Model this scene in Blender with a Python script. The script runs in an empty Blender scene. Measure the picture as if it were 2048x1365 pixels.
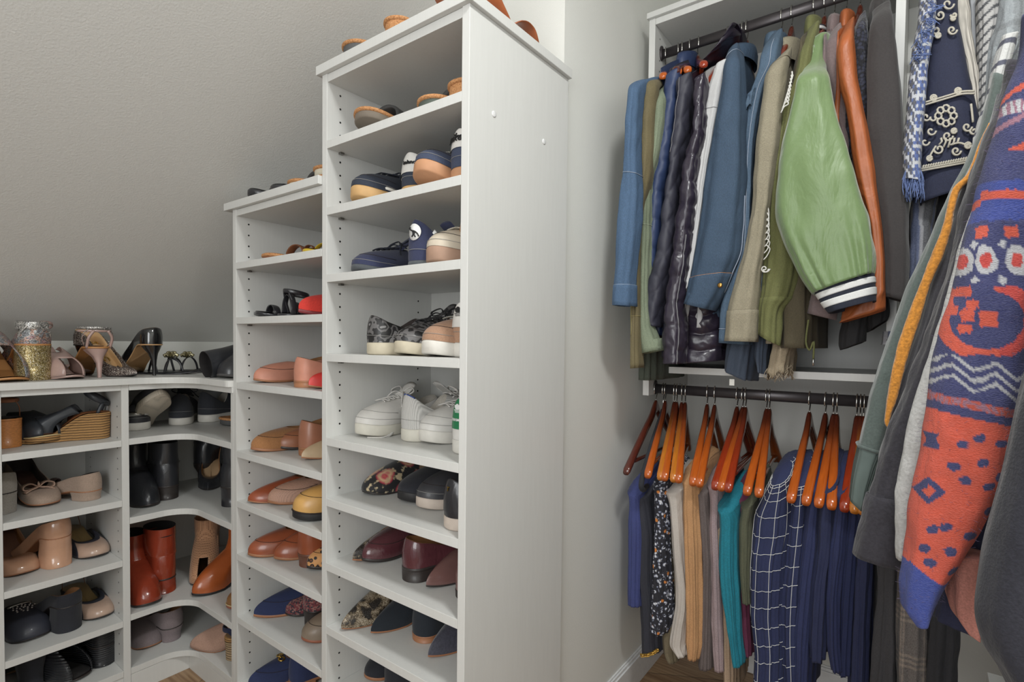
import bpy, bmesh, math, random
import numpy as np
from mathutils import Vector, Matrix, noise as mn
random.seed(7); np.random.seed(7)
C = bpy.context.scene.collection
SC = bpy.context.scene

# ---------------------------------------------------------------- camera, light, exposure
CAM_F, YAW, PITCH, ROLL, PPY, EYE = 1066.94, 36.867, -1.583, .638, 32.35, 1.0962
_a, _b, _r = map(math.radians, (YAW, PITCH, ROLL))
FWD = np.array([-math.sin(_a)*math.cos(_b), math.cos(_a)*math.cos(_b), math.sin(_b)])
_R = np.array([math.cos(_a), math.sin(_a), 0.]); _U = np.cross(_R, FWD)
RGT = _R*math.cos(_r)+_U*math.sin(_r); UPV = -_R*math.sin(_r)+_U*math.cos(_r)
cd = bpy.data.cameras.new('camera'); cam = bpy.data.objects.new('camera', cd); C.objects.link(cam)
cd.sensor_width = 36; cd.lens = CAM_F*36/2048; cd.shift_y = PPY/2048; cd.clip_start = .02
cam.matrix_world = Matrix(((RGT[0], UPV[0], -FWD[0], 0), (RGT[1], UPV[1], -FWD[1], 0), (RGT[2], UPV[2], -FWD[2], EYE), (0, 0, 0, 1)))
SC.camera = cam
SC.view_settings.view_transform = 'Standard'; SC.view_settings.look = 'None'
SC.view_settings.exposure = -.20; SC.view_settings.gamma = 1; SC.view_settings.use_curve_mapping = False
w = bpy.data.worlds.new('world'); SC.world = w; w.use_nodes = True
w.node_tree.nodes['Background'].inputs[0].default_value = (1, 1, 1, 1); w.node_tree.nodes['Background'].inputs[1].default_value = .6
def area(name, loc, rot, sx, sy, power, col=(1, 1, 1), shape='RECTANGLE'):
    d = bpy.data.lights.new(name, 'AREA'); d.shape = shape; d.size = sx; d.size_y = sy; d.energy = power; d.color = col
    o = bpy.data.objects.new(name, d); C.objects.link(o); o.location = loc; o.rotation_euler = rot; return o
area('ceiling_lamp_light', (0.12, .40, 2.36), (0, 0, 0), .24, .24, 20, (.985, 1, .985), 'DISK')
area('added_fill_light', (0.0, -1.12, 1.45), (math.radians(90), 0, math.radians(0)), 1.0, 1.4, 32, (.975, .995, 1))  # unseen soft fill added behind the camera to lift the ambient level

def ray(x, y): return FWD+RGT*(x-1024)/CAM_F-UPV*(y-682.5-PPY)/CAM_F
def onY(x, y, Y): d = ray(x, y); p = d*Y/d[1]; return np.array([p[0], p[1], p[2]+EYE])
def onX(x, y, X): d = ray(x, y); p = d*X/d[0]; return np.array([p[0], p[1], p[2]+EYE])
def onZ(x, y, Z): d = ray(x, y); p = d*(Z-EYE)/d[2]; return np.array([p[0], p[1], p[2]+EYE])

# ---------------------------------------------------------------- materials
def lin(c):
    return tuple(((v/255)/12.92 if v/255 <= .04045 else ((v/255+.055)/1.055)**2.4) for v in c)+(1,)
MATS = {}
class NT:
    def __init__(s, name):
        s.m = bpy.data.materials.new(name); s.m.use_nodes = True; s.t = s.m.node_tree; s.n = s.t.nodes; s.b = s.n['Principled BSDF']
        s.co = s.n.new('ShaderNodeTexCoord').outputs['Object']
    def new(s, typ, **k):
        n = s.n.new('ShaderNode'+typ)
        for a, v in k.items():
            if a.startswith('i_'):
                n.inputs[int(a[2:]) if a[2:].isdigit() else a[2:].replace('_', ' ')].default_value = v
            else: setattr(n, a, v)
        return n
    def l(s, a, b): s.t.links.new(a, b)
    def noise(s, scale, detail=3, co=None, rough=.5):
        n = s.new('TexNoise'); n.inputs['Scale'].default_value = scale; n.inputs['Detail'].default_value = detail; n.inputs['Roughness'].default_value = rough
        s.l(co or s.co, n.inputs['Vector']); return n.outputs['Fac']
    def vor(s, scale, out='Distance', feature='F1', rand=1):
        n = s.new('TexVoronoi'); n.feature = feature; n.inputs['Scale'].default_value = scale; n.inputs['Randomness'].default_value = rand
        s.l(s.co, n.inputs['Vector']); return n.outputs[out]
    def ramp(s, f, stops, const=False):
        n = s.new('ValToRGB'); cr = n.color_ramp
        if const: cr.interpolation = 'CONSTANT'
        while len(cr.elements) < len(stops): cr.elements.new(.5)
        for e, (p, c) in zip(cr.elements, stops): e.position = p; e.color = lin(c) if len(c) == 3 else c
        s.l(f, n.inputs[0]); return n.outputs[0]
    def mix(s, f, a, b, mode='MIX'):
        n = s.new('Mix', data_type='RGBA', blend_type=mode)
        for sock, v in ((n.inputs[0], f), (n.inputs[6], a), (n.inputs[7], b)):
            if hasattr(v, 'links'): s.l(v, sock)
            else: sock.default_value = (lin(v) if isinstance(v, tuple) and len(v) == 3 else v)
        return n.outputs[2]
    def bump(s, h, strength, dist=.002):
        n = s.new('Bump'); n.inputs['Strength'].default_value = strength; n.inputs['Distance'].default_value = dist
        s.l(h, n.inputs['Height']); s.l(n.outputs[0], s.b.inputs['Normal'])
    def fin(s, col, rough=.6, metal=0, sheen=0, coat=0, spec=.5):
        if hasattr(col, 'links'): s.l(col, s.b.inputs['Base Color'])
        else: s.b.inputs['Base Color'].default_value = lin(col)
        s.b.inputs['Roughness'].default_value = rough; s.b.inputs['Metallic'].default_value = metal
        s.b.inputs['Specular IOR Level'].default_value = spec
        if sheen: s.b.inputs['Sheen Weight'].default_value = sheen; s.b.inputs['Sheen Roughness'].default_value = .5
        if coat: s.b.inputs['Coat Weight'].default_value = coat; s.b.inputs['Coat Roughness'].default_value = .12
        return s.m
def dk(c, f): return tuple(min(255, max(0, v*f)) for v in c)
def cloth(name, c, scale=500, var=.22, rough=.85, sheen=.03, bump=.35, big=.12):
    key = ('cloth', name)
    if key in MATS: return MATS[key]
    t = NT(name); f = t.noise(scale, 2); g = t.noise(9, 3)
    col = t.mix(f, dk(c, 1-var), dk(c, 1+var)); col = t.mix(g, col, t.mix(1.0, col, dk((255, 255, 255), 1-big), 'MULTIPLY'))
    t.bump(f, bump, .0008); MATS[key] = t.fin(col, rough, sheen=sheen); return MATS[key]
def foldify(m, amp=.014, sc=17, st=.45):
    """soft drape wrinkles added under a fabric's own weave"""
    if m.get('fold'): return m
    m['fold'] = 1; nt = m.node_tree; b = nt.nodes['Principled BSDF']; lk = b.inputs['Normal'].links
    co = nt.nodes.new('ShaderNodeTexCoord'); mp = nt.nodes.new('ShaderNodeMapping'); mp.inputs['Scale'].default_value = (1, 1, .42); nt.links.new(co.outputs['Object'], mp.inputs[0])
    n = nt.nodes.new('ShaderNodeTexNoise'); n.inputs['Scale'].default_value = sc; n.inputs['Detail'].default_value = 4; n.inputs['Roughness'].default_value = .55; n.inputs['Distortion'].default_value = .6; nt.links.new(mp.outputs[0], n.inputs['Vector'])
    bp = nt.nodes.new('ShaderNodeBump'); bp.inputs['Strength'].default_value = st; bp.inputs['Distance'].default_value = amp; nt.links.new(n.outputs['Fac'], bp.inputs['Height'])
    if lk: nt.links.new(lk[0].from_socket, bp.inputs['Normal'])
    nt.links.new(bp.outputs[0], b.inputs['Normal']); return m
def denim(name, c, fade=.35):
    t = NT(name); mp = t.new('Mapping'); mp.inputs['Scale'].default_value = (900, 900, 260); t.l(t.co, mp.inputs[0])
    f = t.noise(1, 2, mp.outputs[0]); g = t.noise(7, 4)
    col = t.mix(f, dk(c, .72), dk(c, 1.3)); col = t.mix(t.ramp(g, [(.45, (0, 0, 0)), (.75, (120, 120, 120))]), col, dk(c, 1.25))
    t.bump(f, .5, .0008); return t.fin(col, .85)
def leather(name, c, rough=.38, coat=.15, var=.12, sc=180, bump=.12):
    key = ('leather', name)
    if key in MATS: return MATS[key]
    t = NT(name); f = t.vor(sc*2.2); g = t.noise(22, 4)
    col = t.mix(g, dk(c, 1-var), dk(c, 1+var)); t.bump(f, bump, .0006)
    MATS[key] = t.fin(col, rough, coat=coat); return MATS[key]
def suede(name, c): return cloth(name, c, 320, .12, .92, .12, .2, .15)
def plain(name, c, rough=.5, metal=0, coat=0, spec=.5):
    key = ('plain', name)
    if key in MATS: return MATS[key]
    t = NT(name); g = t.noise(60, 2); col = t.mix(g, dk(c, .95), dk(c, 1.05)); MATS[key] = t.fin(col, rough, metal, coat=coat, spec=spec); return MATS[key]
def vcol(name, rough=.85, sheen=.1, sc=500, bump=.5, var=.16, stretch=(1, 1, 1)):
    t = NT(name); at = t.new('Attribute', attribute_name='Col'); mp = t.new('Mapping'); mp.inputs['Scale'].default_value = stretch; t.l(t.co, mp.inputs[0])
    f = t.noise(sc, 3, mp.outputs[0])
    col = t.mix(f, t.mix(1.0, at.outputs['Color'], dk((255,)*3, 1-var), 'MULTIPLY'), t.mix(var, at.outputs['Color'], (255, 255, 255)))
    t.bump(f, bump, .0015); return t.fin(col, rough, sheen=sheen)
# shell
def paint(name, c, bump=.25, sc=330):
    t = NT(name); f = t.noise(sc, 3); t.bump(f, bump, .0012); return t.fin(c, .7, spec=.3)
M_WALL = paint('wall_paint', (222, 222, 217)); M_SLOPE = paint('slope_paint', (210, 209, 205), .6, 210)
def laminate():
    t = NT('white_laminate'); mp = t.new('Mapping'); mp.inputs['Scale'].default_value = (160, 160, 12); t.l(t.co, mp.inputs[0]); f = t.noise(1, 3, mp.outputs[0])
    col = t.mix(f, (206, 206, 203), (213, 213, 210)); t.bump(f, .08, .0004); return t.fin(col, .38, spec=.4)
M_LAM = laminate(); M_HOLE = plain('hole_dark', (25, 24, 23), .9); M_BASE = plain('trim_white', (222, 222, 222), .35)
def floorwood():
    t = NT('oak_floor'); br = t.new('TexBrick'); br.offset = .37; mp = t.new('Mapping'); mp.inputs['Rotation'].default_value = (0, 0, math.radians(-28)); t.l(t.co, mp.inputs[0]); t.l(mp.outputs[0], br.inputs['Vector'])
    br.inputs['Scale'].default_value = 1; br.inputs['Brick Width'].default_value = .9; br.inputs['Row Height'].default_value = .12; br.inputs['Mortar Size'].default_value = .0012
    br.inputs['Color1'].default_value = lin((176, 146, 112)); br.inputs['Color2'].default_value = lin((146, 116, 86)); br.inputs['Mortar'].default_value = lin((70, 52, 38))
    mp2 = t.new('Mapping'); mp2.inputs['Rotation'].default_value = (0, 0, math.radians(-28)); mp2.inputs['Scale'].default_value = (3, 60, 3); t.l(t.co, mp2.inputs[0])
    g = t.noise(1.6, 5, mp2.outputs[0]); col = t.mix(t.ramp(g, [(.35, (0, 0, 0)), (.7, (255, 255, 255))]), br.outputs[0], t.mix(1.0, br.outputs[0], (186, 168, 150), 'MULTIPLY'))
    t.bump(g, .1, .0006); return t.fin(col, .35)
M_FLOOR = floorwood()

# ---------------------------------------------------------------- object helpers
ORG = {}
def org(o): return ORG.get(o.name, np.zeros(3)) if o is not None else np.zeros(3)
def tag(o, label=None, cat=None, group=None, kind=None):
    if label: o['label'] = label
    if cat: o['category'] = cat
    if group: o['group'] = group
    if kind: o['kind'] = kind
    return o
def thing(name, label, cat, loc=(0, 0, 0), group=None, rotz=0, tilt=0, roll=0):
    o = bpy.data.objects.new(name, None); C.objects.link(o); o.empty_display_size = .02
    o.location = [float(v) for v in loc]; o.rotation_mode = 'XYZ'
    if rotz or tilt or roll: o.rotation_mode = 'XYZ'; o.rotation_euler = (roll, tilt, rotz); ORG[o.name] = np.zeros(3)
    else: ORG[o.name] = np.array(loc, float)
    return tag(o, label, cat, group)
def mobj(name, V, Fc, mats, parent=None, smooth=True, col=None, idx=None, off=None):
    me = bpy.data.meshes.new(name); V = np.asarray(V, float).reshape(-1, 3)-org(parent)
    me.from_pydata(V.tolist(), [], Fc); me.update()
    if not isinstance(mats, (list, tuple)): mats = [mats]
    for m in mats: me.materials.append(m)
    if idx is not None: me.polygons.foreach_set('material_index', idx)
    if smooth: me.polygons.foreach_set('use_smooth', [True]*len(me.polygons))
    if col is not None:
        a = me.color_attributes.new('Col', 'FLOAT_COLOR', 'POINT'); cc = np.ones((len(V), 4)); cc[:, :3] = col; a.data.foreach_set('color', cc.ravel())
    o = bpy.data.objects.new(name, me); C.objects.link(o)
    if parent is not None: o.parent = parent; ORG[o.name] = org(parent).copy()
    if off: o.location = off
    return o
def gridf(n, m, closed=True, base=0, flip=False):
    F = []
    for i in range(n-1):
        for j in range(m if closed else m-1):
            k = (j+1) % m; q = (base+i*m+j, base+i*m+k, base+(i+1)*m+k, base+(i+1)*m+j); F.append(q[::-1] if flip else q)
    return F
def grid(name, P, mat, parent=None, closed=True, cap0=False, cap1=False, col=None, off=None, smooth=True, flip=False):
    P = np.asarray(P, float); n, m = P.shape[:2]; F = gridf(n, m, closed, 0, flip)
    if cap0: F.append(tuple(range(m))[::-1])
    if cap1: F.append(tuple(range((n-1)*m, n*m)))
    return mobj(name, P.reshape(-1, 3), F, mat, parent, smooth, col, off=off)
class B:
    """collects boxes and simple solids, linked as one mesh"""
    def __init__(s): s.V = []; s.F = []; s.I = []
    def box(s, x0, x1, y0, y1, z0, z1, mi=0):
        b = len(s.V); s.V += [(x, y, z) for x in (x0, x1) for y in (y0, y1) for z in (z0, z1)]
        for f in ((0, 1, 3, 2), (4, 6, 7, 5), (0, 4, 5, 1), (2, 3, 7, 6), (0, 2, 6, 4), (1, 5, 7, 3)): s.F.append(tuple(b+i for i in f)); s.I.append(mi)
        return s
    def prism(s, poly, z0, z1, mi=0):
        b = len(s.V); n = len(poly); s.V += [(x, y, z0) for x, y in poly]+[(x, y, z1) for x, y in poly]
        s.F.append(tuple(b+i for i in range(n))[::-1]); s.F.append(tuple(b+n+i for i in range(n))); s.I += [mi, mi]
        for i in range(n): j = (i+1) % n; s.F.append((b+i, b+j, b+n+j, b+n+i)); s.I.append(mi)
        return s
    def disc(s, c, axis, r, mi=0, n=10):
        b = len(s.V); c = np.array(c, float)
        u, v = {'x': ((0, 1, 0), (0, 0, 1)), '-x': ((0, -1, 0), (0, 0, 1)), 'y': ((1, 0, 0), (0, 0, 1)), 'z': ((1, 0, 0), (0, 1, 0))}[axis]
        s.V += [tuple(c+r*math.cos(a)*np.array(u)+r*math.sin(a)*np.array(v)) for a in np.linspace(0, 2*math.pi, n, False)]
        s.F.append(tuple(range(b, b+n))); s.I.append(mi); return s
    def make(s, name, mats, parent=None, bevel=0, smooth=False):
        o = mobj(name, s.V, s.F, mats, parent, smooth, idx=s.I)
        if bevel:
            m = o.modifiers.new('bevel', 'BEVEL'); m.width = bevel; m.segments = 2; m.limit_method = 'ANGLE'
        return o
def sweep(path, rad, n=8, wdir=None, flat=1.0, closed=False):
    """tube along a path; with wdir the section is an ellipse rad wide along wdir and rad*flat thick"""
    P = np.asarray(path, float); k = len(P); T = np.gradient(P, axis=0)
    if closed: T = np.roll(P, -1, 0)-np.roll(P, 1, 0)
    T /= (np.linalg.norm(T, axis=1)[:, None]+1e-12); out = []
    up = np.array([0, 0, 1.]) if abs(T[0][2]) < .9 else np.array([1., 0, 0]); prev = None
    rad = np.broadcast_to(np.asarray(rad, float), (k,))
    for i in range(k):
        if wdir is not None: a = np.array(wdir, float) if np.ndim(wdir) == 1 else np.array(wdir[i], float); a = a-T[i]*np.dot(a, T[i]); a /= np.linalg.norm(a)+1e-9; b = np.cross(T[i], a)
        else:
            a = (prev if prev is not None else up); a = a-T[i]*np.dot(a, T[i]); a /= np.linalg.norm(a)+1e-9; prev = a; b = np.cross(T[i], a)
        out.append([P[i]+rad[i]*(a*math.cos(t)+b*flat*math.sin(t)) for t in np.linspace(0, 2*math.pi, n, False)])
    return np.array(out)
def tube(name, path, rad, mat, parent=None, n=8, wdir=None, flat=1.0, closed=False, off=None):
    P = sweep(path, rad, n, wdir, flat, closed)
    if closed: P = np.concatenate([P, P[:1]])
    return grid(name, P, mat, parent, True, not closed, not closed, off=off)
def multi(name, paths, rad, mat, parent=None, n=6, wdir=None, flat=1.0, off=None):
    V = []; F = []
    for p in paths:
        P = sweep(p, rad, n, wdir, flat); b = sum(len(v) for v in V); k, m = P.shape[:2]; V.append(P.reshape(-1, 3)); F += gridf(k, m, True, b)
        F += [tuple(range(b, b+m))[::-1], tuple(range(b+(k-1)*m, b+k*m))]
    return mobj(name, np.concatenate(V), F, mat, parent, off=off)
def pch(xs, ys, x):
    """smooth monotone interpolation"""
    xs = np.asarray(xs, float); ys = np.asarray(ys, float); x = np.clip(np.asarray(x, float), xs[0], xs[-1])
    h = np.diff(xs); d = np.diff(ys, axis=0)/(h if ys.ndim == 1 else h[:, None]); m = np.zeros_like(ys)
    m[0] = d[0]; m[-1] = d[-1]
    pr = d[:-1]*d[1:]; m[1:-1] = np.where(pr > 0, 2*pr/(d[:-1]+d[1:]+1e-15*np.sign(d[:-1]+d[1:]+1e-30)), 0)
    i = np.clip(np.searchsorted(xs, x, 'right')-1, 0, len(xs)-2); t = (x-xs[i])/h[i]; hh = h[i]
    if ys.ndim > 1: t = t[..., None]; hh = hh[..., None]
    return (2*t**3-3*t**2+1)*ys[i]+(t**3-2*t**2+t)*hh*m[i]+(-2*t**3+3*t**2)*ys[i+1]+(t**3-t**2)*hh*m[i+1]
def cat(pts, n=40):
    """Catmull-Rom through points"""
    P = np.asarray(pts, float); P = np.vstack([2*P[0]-P[1], P, 2*P[-1]-P[-2]]); out = []
    k = len(P)-3
    for s in np.linspace(0, k-1e-9, n):
        i = int(s); t = s-i; a, b, c, d = P[i:i+4]
        out.append(.5*((2*b)+(-a+c)*t+(2*a-5*b+4*c-d)*t*t+(-a+3*b-3*c+d)*t**3))
    return np.array(out)
def text(name, body, size, M, mat, parent, off=(0, 0, 0), shear=0, sx=1.0, ext=.0004, bend=None, shift=0):
    cu = bpy.data.curves.new(name, 'FONT'); cu.body = body; cu.size = size; cu.extrude = ext; cu.align_x = 'CENTER'; cu.align_y = 'CENTER'; cu.shear = shear; cu.offset = size*.012
    t = bpy.data.objects.new(name, cu); C.objects.link(t); bpy.context.view_layer.update()
    me = bpy.data.meshes.new_from_object(t.evaluated_get(bpy.context.evaluated_depsgraph_get())); bpy.data.objects.remove(t)
    if bend:
        for v in me.vertices: v.co.x += shift; v.co.z -= v.co.x**2/(2*bend)
    me.materials.clear(); me.materials.append(mat); o = bpy.data.objects.new(name, me); C.objects.link(o)
    M = Matrix(M).to_4x4() @ Matrix.Diagonal((sx, 1, 1, 1)); M.translation = Vector([float(v) for v in off]); o.parent = parent; o.matrix_local = M; return o
BACK = ((0, 0, -1), (-1, 0, 0), (0, 1, 0))  # text frame: reads correctly from behind the heel
# ---------------------------------------------------------------- the room
YT, YB, XL = .7595, 1.1161, -1.8982
XW = -.692; TANS = .737; XK = -2.257; ZK = 1.085
def struct(name, b, m, **k): o = b.make(name, m, **k); tag(o, kind='structure'); return o
struct('floor', B().box(-2.4, .8, -1.2, 2.0, -.05, 0), M_FLOOR)
struct('ceiling', B().box(XK+(2.42-ZK)/TANS, .8, -1.2, 2.0, 2.42, 2.47).box(XW-.08, XK+(2.42-ZK)/TANS, YB+.004, 2.0, 2.42, 2.47).box(XW, XK+(2.42-ZK)/TANS, YB-.03, YB+.004, 2.2, 2.47), M_WALL)
struct('wall_left', B().box(XK-.08, XK, -1.2, YB+.004, 0, ZK), M_WALL)
b = B(); xs = XK+(2.42-ZK)/TANS   # sloped wall under the roof
b.V = [(XK, -1.2, ZK), (XK, YB+.004, ZK), (xs, YB+.004, 2.42), (xs, -1.2, 2.42), (XK-.05, -1.2, ZK+.04), (XK-.05, YB+.004, ZK+.04), (xs-.05, YB+.004, 2.47), (xs-.05, -1.2, 2.47)]
b.F = [(0, 3, 2, 1), (4, 5, 6, 7), (0, 1, 5, 4), (3, 7, 6, 2), (0, 4, 7, 3), (1, 2, 6, 5)]; b.I = [0]*6
struct('wall_slope', b, M_SLOPE)
struct('wall_back', B().box(XK-.05, XW-.08, YB+.004, YB+.09, 0, 2.42), M_WALL)
struct('wall_alcove', B().box(XW-.08, XW, YB+.004, 1.98, 0, 2.42), M_WALL)
struct('wall_rear', B().box(XW, .8, 1.90, 1.98, 0, 2.42), M_WALL)
struct('wall_right', B().box(.74, .82, -1.2, 1.98, 0, 2.42), M_WALL)
struct('wall_front', B().box(XK-.08, -.5, -1.28, -1.2, 0, 2.42).box(.5, .82, -1.28, -1.2, 0, 2.42).box(-.5, .5, -1.28, -1.2, 2.15, 2.42), M_WALL)
# baseboards with a stepped profile
def bboard(name, x0, x1, y0, y1, ax):
    b = B()
    if ax == 'x': b.box(x0, x0+.013, y0, y1, 0, .088); b.box(x0, x0+.009, y0, y1, .088, .097); b.box(x0, x0+.005, y0, y1, .097, .103)
    else: b.box(x0, x1, y0-.013, y0, 0, .088); b.box(x0, x1, y0-.009, y0, .088, .097); b.box(x0, x1, y0-.005, y0, .097, .103)
    struct(name, b, M_BASE, bevel=.0015)
bboard('baseboard_alcove', XW, 0, YB+.004, 1.90, 'x'); bboard('baseboard_rear', XW+.013, .74, 1.90, 0, 'y')
# ceiling lamp above the room, out of the picture
t = thing('ceiling_light', 'round white flush ceiling lamp in the middle of the closet ceiling', 'lamp', (.12, .40, 2.42))
b = B(); b.prism([(.12+.16*math.cos(a), .40+.16*math.sin(a)) for a in np.linspace(0, 2*math.pi, 40, False)], 2.395, 2.42); b.make('rim', M_BASE, t)
mE = NT('lamp_glow'); mE.b.inputs['Emission Color'].default_value = (1, .98, .95, 1); mE.b.inputs['Emission Strength'].default_value = 4; mE = mE.fin((240, 240, 235), .5)
b = B(); b.prism([(.12+.14*math.cos(a), .40+.14*math.sin(a)) for a in np.linspace(0, 2*math.pi, 40, False)], 2.385, 2.395); b.make('diffuser', mE, t)

# ---------------------------------------------------------------- shoe shelving
PT = .019; M_PIN = plain('pin_metal', (150, 148, 144), .35, 1)
def holes(b, x, ax, ys, z0, z1, zref):
    z = z0+((zref-z0) % .032)
    while z < z1:
        for y in ys: b.disc((x, y, z), ax, .0026, 1)
        z += .032
SH = dict(T1=1.5724, T3=1.4148, T4=1.2547, T5=1.0643, T6=.8609, T7=.713, T8=.5546, T9=.398, T10=.24, T11=.08,
          S1=1.3185, S2=1.160, S3=.9713, S4=.7708, S5=.6237, S6=.4668, S7=.2795, S8=.08,
          L2=.7874, L3=.605, L4=.4219, L5=.2346, L6=.08, C2=.790, C3=.547, C4=.247, C5=.08, T0=1.7509, S0=1.4929, K0=.9752)
def tower(name, label, x0, x1, zt, shelves, left=True, right=True, yf=YT, over=(.012, .009)):
    """x0,x1: inner faces. zt: top of the thick top board"""
    t = thing(name, label, 'shelf', ((x0+x1)/2, (yf+YB)/2, 0)); zu = zt-.021; ys = (yf+.037, YB-.06)
    def panel(xa, xb, inner, ax):
        b = B(); b.box(xa, xb, yf, YB, 0, zu); holes(b, inner, ax, ys, .12, zu-.02, .5546+.016)
        b.make('side_panel', [M_LAM, M_HOLE], t, bevel=.0008)
    if left: panel(x0-PT, x0, x0+.0003, 'x')
    if right: panel(x1, x1+PT, x1-.0003, '-x')
    B().box(x0, x1, YB-.008, YB-.001, .06, zu).make('back_panel', M_LAM, t)
    tb = B(); tb.box(x0-PT-(over[0] if left else 0), x1+(PT+over[1] if right else 0), yf-.010, YB+(.003 if right else 0), zu, zt); tb.make('top_board', M_LAM, t, bevel=.001)
    B().box(x0+.0003, x1-.0003, yf+.002, YB-.008, zu-.019, zu-.0005).make('top_rail', M_LAM, t, bevel=.0006)
    B().box(x0+.0003, x1-.0003, yf+.004, yf+.02, 0, .06).make('toe_kick', M_LAM, t, bevel=.0006)
    for z in shelves:
        B().box(x0+.0003, x1-.0003, yf, YB-.009, z-PT, z).make('shelf', M_LAM, t, bevel=.0006)
        if z > .9:
            b = B(); b.box(x0+.0002, x0+.010, yf+.032, yf+.042, z-PT-.005, z-PT-.0002); b.make('shelf_pin', M_PIN, t)
    return t
XA, XB_, X0, X1 = -1.1278, -.6959, -1.5714, -1.1490
tw = tower('shoe_tower', 'tall white shoe tower with a bare right side panel and rows of sneakers', XA, XB_, 1.7509, [SH[k] for k in ('T1', 'T3', 'T4', 'T5', 'T6', 'T7', 'T8', 'T9', 'T10', 'T11')])
for (y, z) in ((.8335, 1.5495), (1.0131, 1.55)):   # screw caps on the bare side
    b = B(); b.V = []; n = 18
    b.prism([(0, 0)], 0, 0) if 0 else None
    V = []; 
    for r, x in ((.0062, .0002), (.0060, .0012), (.0045, .0017)): V += [(-.6769+x, y+r*math.cos(a), z+r*math.sin(a)) for a in np.linspace(0, 2*math.pi, n, False)]
    grid('screw_cap', np.array(V).reshape(3, n, 3), M_BASE, tw, cap1=True)
tower('low_shoe_tower', 'lower white shoe tower stepped down left of the tall tower', X0, X1+.0008, 1.4929, [SH[k] for k in ('S1', 'S2', 'S3', 'S4', 'S5', 'S6', 'S7', 'S8')], right=False, over=(.034, 0))
# left run along the knee wall: X is the depth direction
yP0, yP1 = .576, .595     # its right panel
t = thing('left_shoe_cabinet', 'white shoe cabinet on the left wall with heels and flats on its shelves', 'shelf', (XL-.18, .2, 0)); XBK = -2.250
for (ya, yb, inn, sg) in ((yP0, yP1, yP0, -1), (.292, .311, .311, 1), (-.35, -.331, -.331, 1)):
    b = B(); b.box(XBK, XL-(.0 if ya < .5 else .001), ya, yb, 0, .9553)
    z = .12
    while z < .92:
        for x in (XL-.037, XBK+.06):
            bb = len(b.V); b.V += [(x+.0026*math.cos(a), inn+sg*.0003, z+.0026*math.sin(a)) for a in np.linspace(0, 2*math.pi, 8, False)]; b.F.append(tuple(range(bb, bb+8))); b.I.append(1)
        z += .032
    b.make('side_panel', [M_LAM, M_HOLE], t, bevel=.0008)
B().box(XBK-.004, XBK+.004, -.35, yP1, .06, .938).make('back_panel', M_LAM, t)
for z in (SH['L2'], SH['L3'], SH['L4'], SH['L5'], SH['L6']):
    B().box(XBK+.005, XL, .3113, yP0-.0003, z-PT, z).make('shelf', M_LAM, t, bevel=.0006)
    B().box(XBK+.005, XL, -.3307, .2917, z-PT, z).make('shelf', M_LAM, t, bevel=.0006)
B().box(XL-.02, XL-.004, -.33, yP0, 0, .06).make('toe_kick', M_LAM, t, bevel=.0006)
B().box(XBK+.004, XL-.001, .3113, yP0-.0003, .938, .9555).make('top_rail', M_LAM, t, bevel=.0006)
# corner unit
t = thing('corner_shoe_unit', 'white corner shelf unit with curved front edges and boots inside', 'shelf', (-2.0, .9, 0))
XC1 = -1.5905; XC0 = XC1-.0165
def curved(z0, z1, x_in, grow=0):
    """L-shaped board whose inside corner is rounded"""
    r = .085; xf = XL+grow; yf = YT-grow; cx, cy = xf+r, yf-r
    arc = [(cx-r*math.cos(a), cy+r*math.sin(a)) for a in np.linspace(0, math.pi/2, 12)]
    return [(XBK, yP1+.0003), (xf, yP1+.0003)]+arc+[(x_in, yf), (x_in, YB-.009), (XBK, YB-.009)]
for z in (SH['C2'], SH['C3'], SH['C4'], SH['C5']):
    B().prism(curved(0, 0, XC0-.0003), z-PT, z).make('shelf', M_LAM, t, bevel=.0006)
b = B(); b.box(XC0, XC1, YT, YB, 0, .9375); holes(b, XC0-.0003, '-x', (YT+.037, YB-.06), .12, .92, .57); b.make('side_panel', [M_LAM, M_HOLE], t, bevel=.0008)
B().box(XBK, XC0, YB-.008, YB-.001, 0, .938).make('back_panel', M_LAM, t)
B().box(XBK-.004, XBK+.004, yP1+.001, YB-.009, 0, .938).make('back_panel', M_LAM, t)
b = B(); b.box(XL-.016, XL, yP1+.0005, YT+.016, 0, .0600); b.box(XL+.0005, XC0-.0005, YT, YT+.016, 0, .0600); b.make('toe_kick', M_LAM, t, bevel=.0005)
B().prism(curved(0, 0, XC1, .004), .938, .9555).make('top_rail', M_LAM, t, bevel=.0006)
# continuous counter over the left run and the corner
r = .13; xf, yf = XL+.016, YT-.016; cx, cy = xf+r, yf-r
arc = [(cx-r*math.cos(a), cy+r*math.sin(a)) for a in np.linspace(0, math.pi/2, 14)]
r2 = .018; ex = XC1; rnd = [(ex-r2+r2*math.sin(a), yf+r2-r2*math.cos(a)) for a in np.linspace(0, math.pi/2, 6)]
b = B(); b.prism([(XBK, -.35), (xf, -.35)]+arc+rnd+[(ex, YB-.001), (XBK, YB-.001)], .9557, SH['K0'])
o = b.make('shoe_counter', M_LAM, bevel=.001); tag(o, 'white countertop curving round the corner under the row of evening shoes', 'countertop')

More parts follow.
